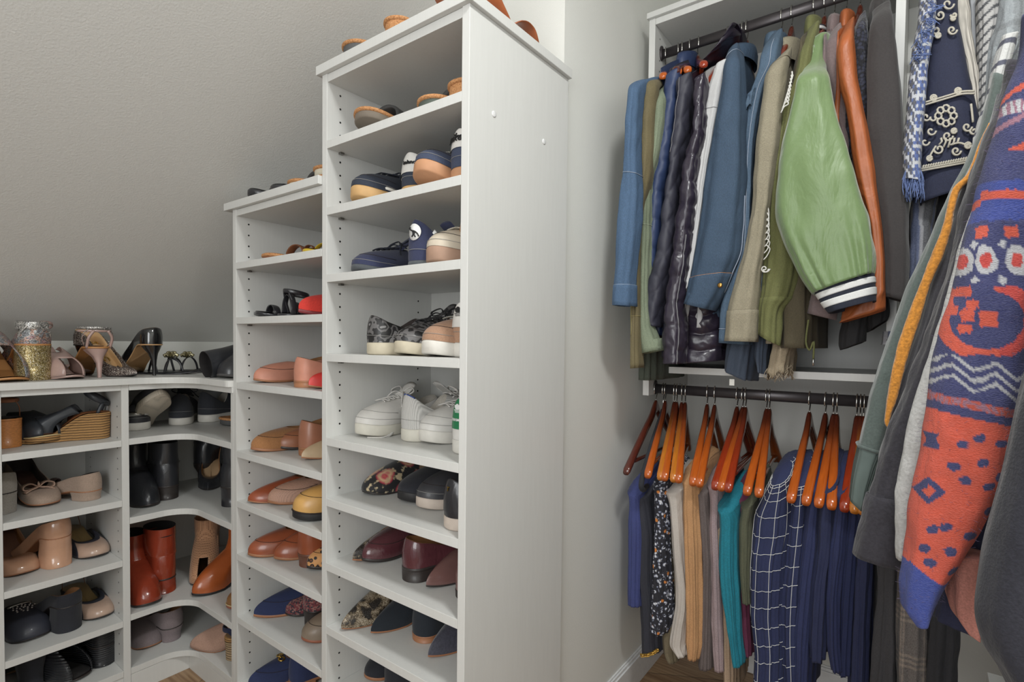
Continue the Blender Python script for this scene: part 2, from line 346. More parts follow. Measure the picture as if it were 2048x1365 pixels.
# ---------------------------------------------------------------- hanging unit in the alcove
CX, CY, CB = -.6518, 1.5329, 1.8654
t = thing('hanging_unit', 'white wall hung closet unit with double rods for jackets and blouses', 'closet', (0, 1.7, 0))
ZT = 2.0615; x1 = .36
for (xa, xb, z0) in ((CX, CX+PT, .9404), (-.0505, -.0315, .9404), (x1, x1+PT, .9404)):
    b = B(); b.box(xa, xb, CY, CB+.02, z0, ZT)
    for (xx, ax) in ((xb+.0003, 'x'), (xa-.0003, '-x')):
        z = .96
        while z < 2.04:
            for y in (CY+.037, CB-.06): b.disc((xx, y, z), ax, .0026, 1)
            z += .032
    b.make('side_panel', [M_LAM, M_HOLE], t, bevel=.0008)
B().box(CX-.004, x1+PT+.004, CY-.010, CB+.02, ZT, ZT+.0165).make('top_board', M_LAM, t, bevel=.001)
for (xa, xb) in ((CX+PT, -.0505), (-.0315, x1)):
    B().box(xa+.0003, xb-.0003, CY+.001, CB+.012, ZT-PT, ZT-.0005).make('top_rail', M_LAM, t, bevel=.0006)
    B().box(xa+.0003, xb-.0003, CY, CB+.012, 1.0108, 1.0298).make('shelf', M_LAM, t, bevel=.0006)
    B().box(xa+.0003, xb-.0003, CB+.012, CB+.02, .9404, ZT-PT).make('back_panel', M_LAM, t)
    B().box(xa+.0003, xb-.0003, CB, CB+.0118, 1.72, 1.86).make('hanging_rail', M_LAM, t, bevel=.0006)
M_ROD = plain('rod_bronze', (72, 68, 70), .38, .6)
RY = 1.58; RZU, RZL = 1.9737, .959
def rod(z, xa, xb, label):
    r = thing('closet_rod', label, 'rod', ((xa+xb)/2, RY, z))
    p = []
    for x in (xa+.003, xb-.003): p.append([(x, RY+.0085*math.cos(a), z+.0148*math.sin(a)*(1 if abs(math.sin(a)) < .95 else .98)) for a in np.linspace(0, 2*math.pi, 24, False)])
    grid('bar', p, M_ROD, r, cap0=True, cap1=True)
    for x, s in ((xa, 1), (xb, -1)):
        p = [[(x+s*d, RY+rr*.012*math.cos(a), z+.004+rr*.022*math.sin(a)) for a in np.linspace(0, 2*math.pi, 20, False)] for d, rr in ((.0003, 1), (.004, 1), (.006, .9))]
        grid('rod_socket', p, M_ROD, r, cap0=True, cap1=True)
rod(RZU, CX+PT, -.0505, 'dark bronze upper rod carrying the jackets'); rod(RZL, CX+PT, -.0505, 'dark bronze lower rod carrying the wooden hangers and blouses')
rod(RZU, -.0315, x1, 'dark bronze upper rod right of the white divider, carrying tweed and knits'); rod(RZL, -.0315, x1, 'dark bronze lower rod right of the white divider, carrying the plaid skirt')
# right hand rod for the big sweaters
r = thing('side_rod', 'dark rod along the right wall carrying the knitwear nearest the camera', 'rod', (.36, .9, 1.62))
grid('bar', [[(.36+.0085*math.cos(a), y, 1.62+.015*math.sin(a)) for a in np.linspace(0, 2*math.pi, 20, False)] for y in (.35, 1.36)], M_ROD, r, cap0=True, cap1=True)
b = B(); b.box(.350, .739, .352, .358, 1.60, 1.625).box(.730, .7395, .330, .380, 1.54, 1.68); b.make('bracket', M_ROD, r); B().box(.18, .739, 1.361, 1.38, .9, 1.70).make('side_panel', M_LAM, r)
# ---------------------------------------------------------------- shoes
NS = 52
TH = np.linspace(0, 2*math.pi, NS, False); TT = (1-np.cos(TH))/2; SD = np.where(np.sin(TH) >= -1e-9, 1., -1.); SD[0] = 0; SD[NS//2] = 0
def halfw(t, toe):
    t = np.asarray(t, float); base = pch([0, .12, .36, .56, .70, .8, 1], [.72, .77, .70, .87, 1.0, 1.0, 1.0], t)
    h = np.where(t < .12, np.sqrt(np.clip(1-(1-t/.12)**2, 0, 1)), 1.)
    t0, p, q = {'round': (.70, 2.3, .5), 'almond': (.66, 1.9, .62), 'point': (.62, 1.25, .85), 'square': (.80, 5., .5), 'soft': (.70, 3.2, .5)}[toe]
    s = np.clip((t-t0)/(1-t0), 0, 1); e = (1-s**p)**q
    return base*h*e
def smooth(x): x = np.clip(x, 0, 1); return x*x*(3-2*x)
class Shoe:
    def __init__(s, name, label, cat, front, ang=90, out='toe', L=.25, W=.088, toe='round', H=0, heel=None, sole=None, upper=None, insole=(176, 146, 112),
                 cut=0, xt=.5, xh=.03, hh=.055, hs=.045, ht=.05, box=.034, wo=.74, shaft=None, ts=.006, heelsc=.9, th=.27, roll=0, tilt=0, group=None, foot=1, flare=0, rim=None, toecap=None,
                 spring=.007, lift=0, bulge=.0035, lining=None, noupper=False, heelmat=None, opentoe=None):
        s.L, s.W, s.toe, s.H, s.out, s.foot, s.ts, s.spring = L, W, toe, H, out, foot, ts, spring
        if tilt < 0 and out == 'toe': lift += L*math.sin(math.radians(-tilt))*.9
        a = math.radians(ang); d = (math.cos(a), math.sin(a)); v = d if out == 'heel' else (-d[0], -d[1])
        rz = math.atan2(v[1], v[0]); s.t = thing(name, label, cat, (front[0], front[1], front[2]+.0006+lift), group, rz, tilt=math.radians(tilt), roll=math.radians(roll)); ORG[s.t.name] = np.zeros(3)
        s.off = (0, 0, 0) if out == 'heel' else (-L, 0, 0)
        s.xs = TT*L; s.ws = SD*halfw(TT, toe)*W/2; s.ys = s.ws+s.yc(TT)
        zf = s.zf(TT)
        sm, um = sole, upper
        # sole: a band round the outline
        g = 1+flare
        rows = []
        for k, (e, zz) in enumerate(((.93, 0), (1.0, .12), (1.0, .88), (.97, 1.0))):
            rows.append(np.stack([s.sx(s.xs, e*g), s.yc(TT)+s.ws*e*g, zf+ts*zz], 1))
        s.part('sole', np.array(rows), sm, cap0=True, cap1=True)
        if rim: # thin welt line
            p = np.stack([s.sx(s.xs, 1.015*g), s.yc(TT)+s.ws*1.015*g, zf+ts*.9], 1); tube('welt', p, .0016, rim, s.t, 6, closed=True, off=s.off)
        if H > .008 and heel: s.heel(heel, heelmat or sm, heelsc, th)
        ft = zf+ts; s.insz = lambda x: s.zf(np.asarray(x)/L)+ts+.003
        # insole
        P = np.array([np.stack([s.sx(s.xs, .9*q), s.yc(TT)+s.ws*.93*q, ft+.0025], 1) for q in (1., .5, .02)])
        s.part('insole', P, insole if not isinstance(insole, tuple) else leather('ins%d_%d' % (insole[0], insole[2]), insole, .55, 0), cap1=True)
        s.topz = lambda x: s.zf(np.asarray(x)/L)+ts
        if noupper: return
        # throat loop
        u = TT; xo = xh*L+(xt-xh)*L*u; wo_ = wo*W/2*halfw(xo/L, 'round')/.9
        env = np.sqrt(np.clip(1-np.clip((u-.62)/.38, 0, 1)**2.4, 0, 1))*np.sqrt(np.clip(1-(1-np.clip(u/.16, 0, 1))**2, 0, 1))
        yo = SD*wo_*env+s.yc(xo/L); hz = pch([0, .22, .6, 1], [hh, hh*.55+hs*.45, hs, ht], u)
        if cut: hz = np.where(TT < 1, hz*smooth((TT-cut+.02)/.22)*.85+.15*hz*smooth((TT-cut+.1)/.1), hz)
        zo = s.zf(xo/L)+ts+hz
        Bp = np.stack([s.xs*0+s.sx(s.xs, .985), s.yc(TT)+s.ws*.985, ft], 1); Tp = np.stack([xo, yo, zo], 1)
        dirn = Tp[:, :2]-Bp[:, :2]; dn = np.linalg.norm(dirn, axis=1)[:, None]+1e-9; out2 = -dirn/dn
        fw = smooth((TT-.55)/.3)   # toward the toe
        hT = zo-ft; tb = np.where(fw > 0, box*fw+hT*.75*(1-fw), hT*.75); tb = np.minimum(tb, np.maximum(hT, .012)*1.02)
        P1 = Bp.copy(); P1[:, 2] += tb*(.9+.1*fw); P1[:, :2] += out2*bulge
        P2 = Tp.copy(); P2[:, :2] = Tp[:, :2]+(Bp[:, :2]-Tp[:, :2])*(.25+.32*fw)[:, None]; P2[:, 2] = np.where(fw > 0, zo-(zo-ft-box*1.1)*.62*fw, zo-.001)
        R = []
        for q in np.linspace(0, 1, 15): R.append((1-q)**3*Bp+3*q*(1-q)**2*P1+3*q*q*(1-q)*P2+q**3*Tp)
        R = np.array(R); s.R = R; s.Tp = Tp
        if shaft:  # (height, half length, half width, x centre, lean)
            h, ra, rb, xc, lean = shaft; cx = xc*L
            for q in (.2, .45, .7, .9, 1.0):
                tgt = np.stack([cx-ra*np.cos(TH)+lean*q, rb*np.sin(TH), np.full(NS, s.zf(.1)+ts)+ (hh+(h-hh)*q)], 1)
                k = smooth(q*1.25); base = Tp.copy(); base[:, 2] = np.maximum(base[:, 2], tgt[:, 2]) if q > .5 else base[:, 2]+(tgt[:, 2]-base[:, 2])*q*1.4*(tgt[:, 2] > base[:, 2])
                row = base*(1-k)+tgt*k; row[:, 2] = Tp[:, 2]*(1-q)+tgt[:, 2]*q; R = np.concatenate([R, row[None]])
        top = R[-1]; cen = top.mean(0)
        inn = top.copy(); inn[:, :2] += (cen[:2]-top[:, :2])/(np.linalg.norm(cen[:2]-top[:, :2], axis=1)[:, None]+1e-9)*.0022; inn[:, 2] += .0004
        lo = inn.copy(); lo[:, 2] = s.insz(lo[:, 0]) if not shaft else top[:, 2]-.05
        mid = inn*.5+lo*.5; mid[:, :2] += (mid[:, :2]-cen[:2])*.04
        if cut or opentoe:
            F = []; I = []
            n, m = R.shape[:2]
            for i in range(n-1):
                for j in range(m):
                    k = (j+1) % m; tm = (TT[j]+TT[k])/2
                    if cut and tm < cut: continue
                    if opentoe and tm > opentoe and i < 9: continue
                    F.append((i*m+j, i*m+k, (i+1)*m+k, (i+1)*m+j)); I.append(1 if toecap and tm > .84 and i < 11 else 0)
            s.up = mobj('upper', R.reshape(-1, 3), F, [um, toecap] if toecap else um, s.t, idx=I if toecap else None, off=s.off)
            md = s.up.modifiers.new('thick', 'SOLIDIFY'); md.thickness = .0022; md.offset = -1
        else:
            s.up = s.part('upper', R, um)
            V = np.array([top, inn, mid, lo]); s.part('lining', V, lining or leather('lining', (150, 118, 88), .7, 0), cap1=bool(shaft), flip=False)
        if toecap and not cut:
            j = NS//2; sel = [k for k in range(NS) if TT[k] > .80]; V = R[:, sel][:10]; V = V+(V-np.array([L*.72, 0, float(s.zf(.9))+.004]))*np.array([.035, .05, .07]); s.part('toe_cap', V, toecap, closed=False)
    def yc(s, t): return s.foot*.006*(s.W/.088)*smooth((np.asarray(t)-.3)/.5)
    def sx(s, x, e): return s.L*.5+(x-s.L*.5)*(1-(1-e)*.35)
    def zf(s, t):
        t = np.asarray(t, float); return s.H*smooth(1-(t-.20)/.50)+s.spring*np.clip((t-.78)/.22, 0, 1)**2
    def part(s, name, P, mat, **k): return grid(name, P, mat, s.t, off=s.off, **k)
    def heel(s, kind, mat, sc, th):
        L = s.L
        if kind == 'wedge':
            tt = np.concatenate([np.linspace(0, .66, 26)**1.0*1.0]); tt = .66*(1-np.cos(np.linspace(0, math.pi, 26)))/2
        else: tt = th*(1-np.cos(np.linspace(0, math.pi/1.15, 16)))/2
        w_ = halfw(tt, s.toe)*s.W/2
        lp = np.concatenate([np.stack([tt*L, w_+s.yc(tt)], 1), np.stack([tt*L, -w_+s.yc(tt)], 1)[::-1][:-1]]); tz = np.concatenate([tt, tt[::-1][:-1]])
        zt = s.zf(tz)+.001; rows = []
        prof = {'block': [(0, 1), (.15, .97), (.5, sc+.02), (1, sc)], 'low': [(0, 1.0), (1, .97)], 'flare': [(0, .93), (.3, .8), (.7, .86), (1, .98)], 'wedge': [(0, .98), (.5, .97), (1, .95)],
                'stiletto': [(0, .9), (.12, .72), (.28, .42), (.5, .24), (.8, .17), (.97, .15), (1, .15)], 'kitten': [(0, .9), (.2, .6), (.5, .38), (1, .34)]}[kind]
        cx0 = lp[:, 0].mean(); cxb = {'stiletto': .055*L, 'kitten': .06*L, 'block': cx0*.9+.004}.get(kind, cx0)
        for v, k in prof:
            c = np.array([cx0+(cxb-cx0)*min(1, v*2.2), 0]); q = c+(lp-[cx0, 0])*k; rows.append(np.column_stack([q, zt*(1-v)]))
        grid('heel', np.array(rows), mat, s.t, cap1=True, off=s.off, flip=True)
    def vz(s, x, y=0):
        """height of the vamp surface over the middle of the foot"""
        c = s.R[:, NS//2]; o = np.argsort(c[:, 0]); z = np.interp(x, c[o, 0], c[o, 2]); return z-(y/(s.W*.5))**2*.012
    def laces(s, mat, n=5, bow=True, x0=None, x1=.74, wd=.019):
        x0 = x0 or s.Tp[NS//2, 0]/s.L+.01; ps = []
        for k in range(n):
            xa = (x0+(x1-x0)*k/n)*s.L; xb = (x0+(x1-x0)*(k+.8)/n)*s.L
            for sg in (1, -1):
                ps.append(cat([(xa+(xb-xa)*q, sg*wd*(1-2*q), s.vz(xa+(xb-xa)*q, abs(wd*(1-2*q)))+.0035+.002*math.sin(q*3.14)) for q in np.linspace(0, 1, 5)], 10))
        if bow:
            x = x0*s.L+.004; z = s.vz(x)+.008
            for sg in (1, -1):
                ps.append(cat([(x, 0, z), (x-.012, sg*.02, z+.016), (x-.004, sg*.042, z+.008), (x+.006, sg*.030, z-.002), (x+.002, 0, z+.002)], 20))
                ps.append(cat([(x, 0, z), (x+.012, sg*.018, z+.004), (x+.03, sg*.034, z-.018), (x+.04, sg*.046, z-.03)], 14))
        s.lc = multi('laces', ps, .0028, mat, s.t, 6, wdir=(1, 0, .3), flat=.45, off=s.off)
    def tongue(s, mat, h=.03, w=.024):
        j = s.Tp[NS//2]; P = []
        for q in np.linspace(0, 1, 6):
            x = j[0]+.02-q*(.035+h*.4); z = s.vz(j[0]+.015)+q*(h+.004)
            P.append([(x, w*(1-.15*q)*math.cos(a)+0, z+.0035*math.sin(a)-.004*(math.cos(a))**2) for a in np.linspace(0, 2*math.pi, 16, False)])
        s.part('tongue', np.array(P), mat, cap0=True, cap1=True)
    def line(s, row, mat, name='stitching', r=.0007, t0=0, t1=1):
        sel = [k for k in range(NS) if t0 <= TT[k] <= t1]; p = s.R[row][sel]; c = s.R[row].mean(0); p = p+(p-c)/np.linalg.norm(p-c, axis=1)[:, None]*.0008
        full = len(sel) == NS
        tube(name, p if full else p[np.argsort(np.unwrap(TH)[sel])], r, mat, s.t, 5, closed=full, off=s.off)
    def backtab(s, mat, z0, z1, name='heel_tab', w=.30, out=.0016):
        """patch over the back of the heel between heights z0,z1 (fractions of the upper)"""
        sel = [k for k in list(range(NS-9, NS))+list(range(0, 10)) if TT[k] < w]; R = s.R; r0, r1 = int(z0*14), int(z1*14)
        P = R[r0:r1+1][:, sel]; c = np.array([s.L*.12, 0, 0]); d = P-c; d[..., 2] = 0; d /= np.linalg.norm(d, axis=2)[..., None]; s.part(name, P+d*out, mat, closed=False)
        return (P+d*out)[:, len(sel)//2]
    def backtext(s, body, size, mat, zfrac, shear=0, dy=0, sx=1, name='lettering'):
        r = s.R[int(zfrac*14)]; x = r[0][0]; r2 = s.R[min(14, int(zfrac*14)+2)]; sl = (r2[0][0]-x)/(r2[0][2]-r[0][2]+1e-6); a = math.atan(sl)
        M = Matrix.Rotation(a, 3, 'Y') @ Matrix(BACK)
        return text(name, body, size, M, mat, s.t, (x-.0036+s.off[0], 0, r[0][2]), shear, sx, ext=.0010, bend=.034, shift=dy)
    def strap(s, x, h, mat, w=.008, name='strap', x2=None, wf=1.0, th=.18, lo=None):
        x2 = x if x2 is None else x2; e = halfw(x/s.L, s.toe)*s.W/2*wf; e2 = halfw(x2/s.L, s.toe)*s.W/2*wf; p = []
        for a in np.linspace(0, math.pi, 18): q = a/math.pi; xx = x+(x2-x)*q; p.append((xx, (e*(1-q)+e2*q)*math.cos(a)+s.yc(xx/s.L), s.topz(xx)-.001+h*math.sin(a)**.8))
        return tube(name, p, w, mat, s.t, 8, wdir=(1, 0, .15), flat=th, off=s.off)
    def ankle(s, x, z, mat, ra=.034, rb=.028, w=.004, name='ankle_strap', tl=0, th=.3):
        p = [(x-ra*math.cos(a), rb*math.sin(a), z+tl*math.cos(a)) for a in np.linspace(0, 2*math.pi, 28, False)]
        ps = [cat([(x-ra*.2, sg*halfw(max(.05, (x-ra*.2)/s.L), s.toe)*s.W*.46, float(s.topz(x-ra*.2))), (x-ra*.55, sg*rb*.95, z*.6+float(s.topz(x))*.4), (x-ra*.8, sg*rb*.6, z+tl*.8)], 10) for sg in (1, -1)]
        multi('side_strap', ps, max(.002, w*.6), mat, s.t, 6, wdir=(1, 0, 0), flat=.4, off=s.off)
        return tube(name, p, w, mat, s.t, 8, wdir=(0, 0, 1), flat=th, closed=True, off=s.off)
    def bit(s, mat, x=None):
        x = x if x is not None else s.Tp[NS//2, 0]+.016; z = s.vz(x)+.004; ps = []
        for sg in (1, -1): ps.append([(x+.008*math.cos(a)-.002, sg*.011+.0085*math.sin(a), z-.0015-abs(sg*.011+.0085*math.sin(a))*.12) for a in np.linspace(0, 2*math.pi, 16)])
        ps.append([(x, y, z+.002-abs(y)*.12) for y in np.linspace(-.01, .01, 6)]); multi('gold_bit', ps, .0026, mat, s.t, 6, off=s.off)
    def bow(s, mat, x=None, sc=1.0):
        x = x if x is not None else s.Tp[NS//2, 0]+.006; z = s.vz(x)+.007; ps = []; ws = []
        for sg in (1, -1):
            ps.append(cat([(x, 0, z), (x-.004, sg*.016*sc, z+.010*sc), (x, sg*.032*sc, z+.006*sc), (x+.004, sg*.030*sc, z-.004), (x+.004, sg*.012*sc, z-.003), (x, 0, z)], 22))
            ps.append(cat([(x, 0, z), (x+.010, sg*.018*sc, z-.002), (x+.016, sg*.032*sc, z-.008)], 10))
        ps.append([(x+.006, 0, z+.003), (x, 0, z+.007), (x-.006, 0, z+.003)]); multi('bow', ps, .0095*sc, mat, s.t, 6, wdir=(1, 0, .2), flat=.22, off=s.off)

def tw_front(px, inset, key, sx=0):
    p = onY(px, 700, YT+inset); lo, hi = (-1.1278+.046, -.6959-.044) if key[0] == 'T' else (-1.5714+.046, -1.149-.040)
    if key[1:] != '0': p[0] = min(hi, max(lo, p[0]))
    return (p[0], p[1], SH[key])
def zf_(px, py, key):
    p = onZ(px, py, SH[key])
    if key[0] in 'TS' and p[1] > YT+.085: p = onY(px, py, YT+.085)
    if key[0] in 'TS' and p[1] < YT+.008: p = onY(px, py, YT+.008)
    if key[0] == 'L' and p[0] < XL-.09: p = onX(px, py, XL-.09)
    if key[0] in 'TS':
        lo, hi = (-1.1278+.048, -.6959-.044) if key[0] == 'T' else (-1.5714+.048, -1.149-.040)
        if p[0] < lo: p = p*(lo/p[0])
        if p[0] > hi: p = p*(hi/p[0]) if p[1]*(hi/p[0]) < YT+.12 else np.array([hi, p[1], 0])
        if p[1] < YT+.006: p[1] = YT+.006
    return (p[0], p[1], SH[key])
def x_front(px, inset, key): p = onX(px, 800, XL-inset); return (p[0], p[1], SH[key])

# pattern materials for shoes
def snake(nm='snakeskin'):
    t = NT(nm); d = t.vor(420); g = t.noise(38, 3); big = t.ramp(g, [(.44, (196, 184, 164)), (.50, (150, 136, 116)), (.56, (58, 54, 52))])
    col = t.mix(t.ramp(d, [(.25, (0, 0, 0)), (.6, (255, 255, 255))]), big, t.mix(1., big, (150, 140, 126), 'MULTIPLY')); t.bump(d, .4, .001); return t.fin(col, .42, coat=.2)
def floralblack():
    t = NT('floral_brocade'); d = t.vor(19, rand=.9); g = t.noise(60, 4); fl = t.ramp(d, [(.0, (222, 160, 70)), (.16, (190, 60, 84)), (.26, (214, 180, 140)), (.38, (170, 50, 70)), (.44, (26, 24, 26)), (1, (22, 21, 24))])
    col = t.mix(t.ramp(g, [(.5, (0, 0, 0)), (.62, (255, 255, 255))]), fl, (190, 164, 128)); col = t.mix(t.ramp(d, [(.40, (0, 0, 0)), (.5, (255, 255, 255))]), col, t.mix(t.ramp(g, [(.56, (0, 0, 0)), (.62, (255, 255, 255))]), (26, 25, 28), (196, 178, 144)))
    t.bump(g, .3, .001); return t.fin(col, .7, sheen=.2)
def leopard():
    t = NT('leopard_hair'); d = t.vor(75, rand=.8); g = t.noise(140, 2); col = t.ramp(d, [(0, (120, 66, 28)), (.16, (118, 66, 30)), (.24, (22, 16, 14)), (.40, (24, 18, 14)), (.46, (208, 150, 92)), (1, (216, 160, 100))])
    t.bump(g, .2, .001); return t.fin(col, .6, sheen=.3)
def camo():
    t = NT('dark_camo'); g = t.noise(34, 2, rough=.4); col = t.ramp(g, [(0, (30, 29, 30)), (.44, (98, 96, 96)), (.52, (40, 39, 40)), (.60, (128, 126, 126)), (.66, (58, 57, 58))], True); return t.fin(col, .5, coat=.1)
def glitter(nm, c, c2):
    t = NT(nm); n = t.new('TexVoronoi'); n.inputs['Scale'].default_value = 700; t.l(t.co, n.inputs[0]); sp = t.new('SeparateColor'); t.l(n.outputs['Color'], sp.inputs[0])
    col = t.ramp(sp.outputs[0], [(0, dk(c, .5)), (.5, c), (.85, c2), (1, (255, 250, 240))]); t.bump(sp.outputs[1], .8, .0012); return t.fin(col, .35, .55)
def multiglit():
    t = NT('multicolour_sequins'); g = t.noise(48, 2); n = t.new('TexVoronoi'); n.inputs['Scale'].default_value = 600; t.l(t.co, n.inputs[0]); sp = t.new('SeparateColor'); t.l(n.outputs['Color'], sp.inputs[0])
    col = t.ramp(g, [(0, (70, 74, 88)), (.40, (150, 158, 160)), (.47, (196, 128, 88)), (.54, (90, 92, 104)), (.60, (176, 92, 96)), (.68, (150, 128, 84))], True)
    col = t.mix(sp.outputs[0], t.mix(1., col, (110, 110, 110), 'MULTIPLY'), t.mix(.35, col, (255, 255, 255))); t.bump(sp.outputs[1], .8, .0012); return t.fin(col, .4, .35)
def tweed(nm, a, b_, c):
    t = NT(nm); n = t.new('TexVoronoi'); n.inputs['Scale'].default_value = 260; t.l(t.co, n.inputs[0]); sp = t.new('SeparateColor'); t.l(n.outputs['Color'], sp.inputs[0]); col = t.ramp(sp.outputs[0], [(0, a), (.4, b_), (.75, c), (1, (206, 190, 180))], True)
    t.bump(sp.outputs[1], .7, .0015); return t.fin(col, .9, sheen=.2)
def cork():
    t = NT('cork'); n = t.noise(330, 3, rough=.7); col = t.ramp(n, [(.3, (120, 76, 44)), (.45, (178, 124, 78)), (.62, (204, 152, 104)), (.75, (150, 98, 58))]); t.bump(n, .3, .001); return t.fin(col, .8)
def rope(nm='jute_rope', c=(176, 134, 84)):
    t = NT(nm); mp = t.new('Mapping'); mp.inputs['Scale'].default_value = (240, 60, 900); t.l(t.co, mp.inputs[0]); n = t.noise(1, 2, mp.outputs[0]); wv = t.new('TexWave', wave_type='BANDS', bands_direction='Z'); wv.inputs['Scale'].default_value = 42; wv.inputs['Distortion'].default_value = 1.2; t.l(t.co, wv.inputs[0])
    col = t.mix(wv.outputs['Fac'], dk(c, .6), t.mix(n, dk(c, .85), dk(c, 1.2))); t.bump(wv.outputs['Fac'], .8, .002); return t.fin(col, .85)
def wood(nm, c):
    t = NT(nm); mp = t.new('Mapping'); mp.inputs['Scale'].default_value = (14, 160, 300); t.l(t.co, mp.inputs[0]); n = t.noise(1, 4, mp.outputs[0]); col = t.mix(n, dk(c, .75), dk(c, 1.2)); return t.fin(col, .42, coat=.2)
def perf():
    t = NT('perforated_suede'); d = t.vor(190, rand=.0); col = t.ramp(d, [(0, (92, 58, 38)), (.26, (96, 60, 40)), (.34, (196, 148, 112)), (1, (202, 154, 118))]); t.bump(d, .3, .001); return t.fin(col, .85, sheen=.2)
def woven(nm, c):
    t = NT(nm); d = t.vor(330, rand=.15); col = t.ramp(d, [(0, dk(c, 1.08)), (.5, c), (.8, dk(c, .72))]); t.bump(d, .5, .001); return t.fin(col, .6)
def ridged(nm, c):
    t = NT(nm); wv = t.new('TexWave', wave_type='BANDS', bands_direction='Z'); wv.inputs['Scale'].default_value = 48; wv.inputs['Distortion'].default_value = .6; t.l(t.co, wv.inputs[0]); t.bump(wv.outputs['Fac'], 1, .003); return t.fin(c, .32, coat=.2)
def croc(nm, c):
    t = NT(nm); d = t.vor(95); col = t.ramp(d, [(0, dk(c, 1.1)), (.5, c), (.7, dk(c, .6))]); t.bump(d, .6, .0015); return t.fin(col, .25, coat=.4)
SN, FB, LP, CM, CK, RP = snake(), floralblack(), leopard(), camo(), cork(), rope()
GUM = plain('gum_rubber', (190, 140, 104), .6); GUMT = plain('gum_tan', (200, 160, 108), .6); WR = plain('white_rubber', (214, 210, 202), .55); WRD = plain('worn_rubber', (196, 186, 164), .65); BR = plain('black_rubber', (38, 37, 38), .6)
BSOLE = leather('black_sole', (48, 42, 40), .5); TSOLE = leather('tan_sole', (158, 108, 76), .55); BLK = leather('black_leather', (44, 44, 48), .3, .25); PAT = leather('black_patent', (24, 24, 26), .1, .9, bump=.02)
GOLD = plain('gold_metal', (208, 172, 92), .28, 1); SILV = plain('silver_metal', (196, 194, 190), .25, 1); NAVYS = suede('navy_suede', (52, 58, 84)); STW = plain('white_thread', (210, 208, 200), .8); STD = plain('dark_thread', (40, 30, 28), .8)
WL = leather('white_leather', (214, 211, 206), .5, .05); BLSU = suede('black_suede', (40, 41, 48)); LINB = leather('dark_lining', (52, 44, 42), .7, 0); LINT = leather('tan_lining', (168, 120, 80), .6, 0); LINW = cloth('pale_lining', (188, 182, 172))
BLETTER = plain('black_print', (26, 26, 28), .5)

def sneaker(label, front, um, sm, out='toe', lace=None, lining=None, ts=.026, toe='round', **k):
    a = dict(L=.272, W=.096, hh=.056, hs=.034, ht=.062, xt=.44, box=.036, ts=ts, wo=.62, insole=(120, 112, 104)); lm = k.pop('laces', True); tg = k.pop('tongue', True); a.update(k)
    s = Shoe('sneaker', label, 'sneaker', front, out=out, toe=toe, upper=um, sole=sm, lining=lining or LINW, **a)
    if tg: s.tongue(um if tg is True else tg)
    s.line(5, STD if um not in (WL,) else plain('seam_grey', (150, 148, 144), .8), 'stitching', .0006, .70, 1.0); s.line(2, plain('seam_grey', (150, 148, 144), .8), 'stitching', .0005)
    if lm and lace: s.laces(lace)
    return s
# ---- tall tower, top board
def slide(label, front, um, sm, out='toe', foot=1, name='slide_sandal', ts=.030, strapw=.03, **k):
    a = dict(L=.26, W=.098, toe='soft', ts=ts, insole=CK, noupper=True, spring=.004); a.update(k)
    s = Shoe(name, label, 'sandal', front, out=out, sole=sm, foot=foot, **a); s.strap(.62*s.L, .045, um, strapw, name='strap'); s.strap(.46*s.L, .052, um, strapw*.6, name='strap')
    p = np.stack([s.sx(s.xs, .99), s.yc(TT)+s.ws*.99, s.zf(TT)+s.ts], 1); tube('cork_edge', p, .005, CK, s.t, 6, closed=True, off=s.off); return s
slide('cork footbed slide with dark sole at the left end of the tall tower top', tw_front(692, .004, 'T0'), leather('dark_grey_strap', (70, 70, 70)), leather('grey_felt', (86, 86, 86), .8, 0), 'heel', ts=.030)
slide('cork heeled sandal in the middle of the tall tower top', tw_front(774, .012, 'T0'), leather('dark_grey_strap', 0), CK, 'heel', ts=.024, H=.016, W=.084, heel='wedge')
# leather belt bag lying on the top board
t = thing('leather_tote', 'brown leather bag lying at the right back of the tall tower top', 'bag', (-.74, .93, SH['T0']))
BRL = leather('bag_tan', (158, 88, 52), .42); sec = []
for q in np.linspace(0, 1, 22):
    y = .785+q*.135; hgt = .105*math.sin(min(1, .35+q*.9)*math.pi)**.8*(1-q*.55)+.004
    if q > .98: hgt = .006
    sec.append([(-.735+.055*math.cos(a)*(1+.12*math.cos(2*a)), y, SH['T0']+.0008+hgt*.5+hgt*.5*math.sin(a)) for a in np.linspace(0, 2*math.pi, 26, False)])
grid('body', sec, BRL, t, cap0=True, cap1=True)
tube('handle', cat([(-.715, .90, SH['T0']+.004), (-.69, .93, SH['T0']+.028), (-.688, .965, SH['T0']+.03), (-.69, .985, SH['T0']+.014), (-.70, 1.0, SH['T0']+.004)], 24), .014, BRL, t, 8, wdir=(1, 0, 0), flat=.16)
# ---- T1
slide('grey slide with cream edge at the left of the top shelf', tw_front(712, .012, 'T1'), leather('dark_grey_strap', 0), leather('taupe_rubber', (120, 110, 98), .8, 0), 'toe', ts=.020, tilt=-7)
slide('cork footbed sandal with dark green side on the top shelf', tw_front(838, .03, 'T1'), leather('dark_grey_strap', 0), leather('green_grey_sole', (84, 92, 84), .7, 0), 'toe', ts=.028, ang=80)
slide('thick cork heeled sandal beside the right panel on the top shelf', tw_front(912, .03, 'T1'), leather('dark_grey_strap', 0), CK, 'heel', ts=.042)
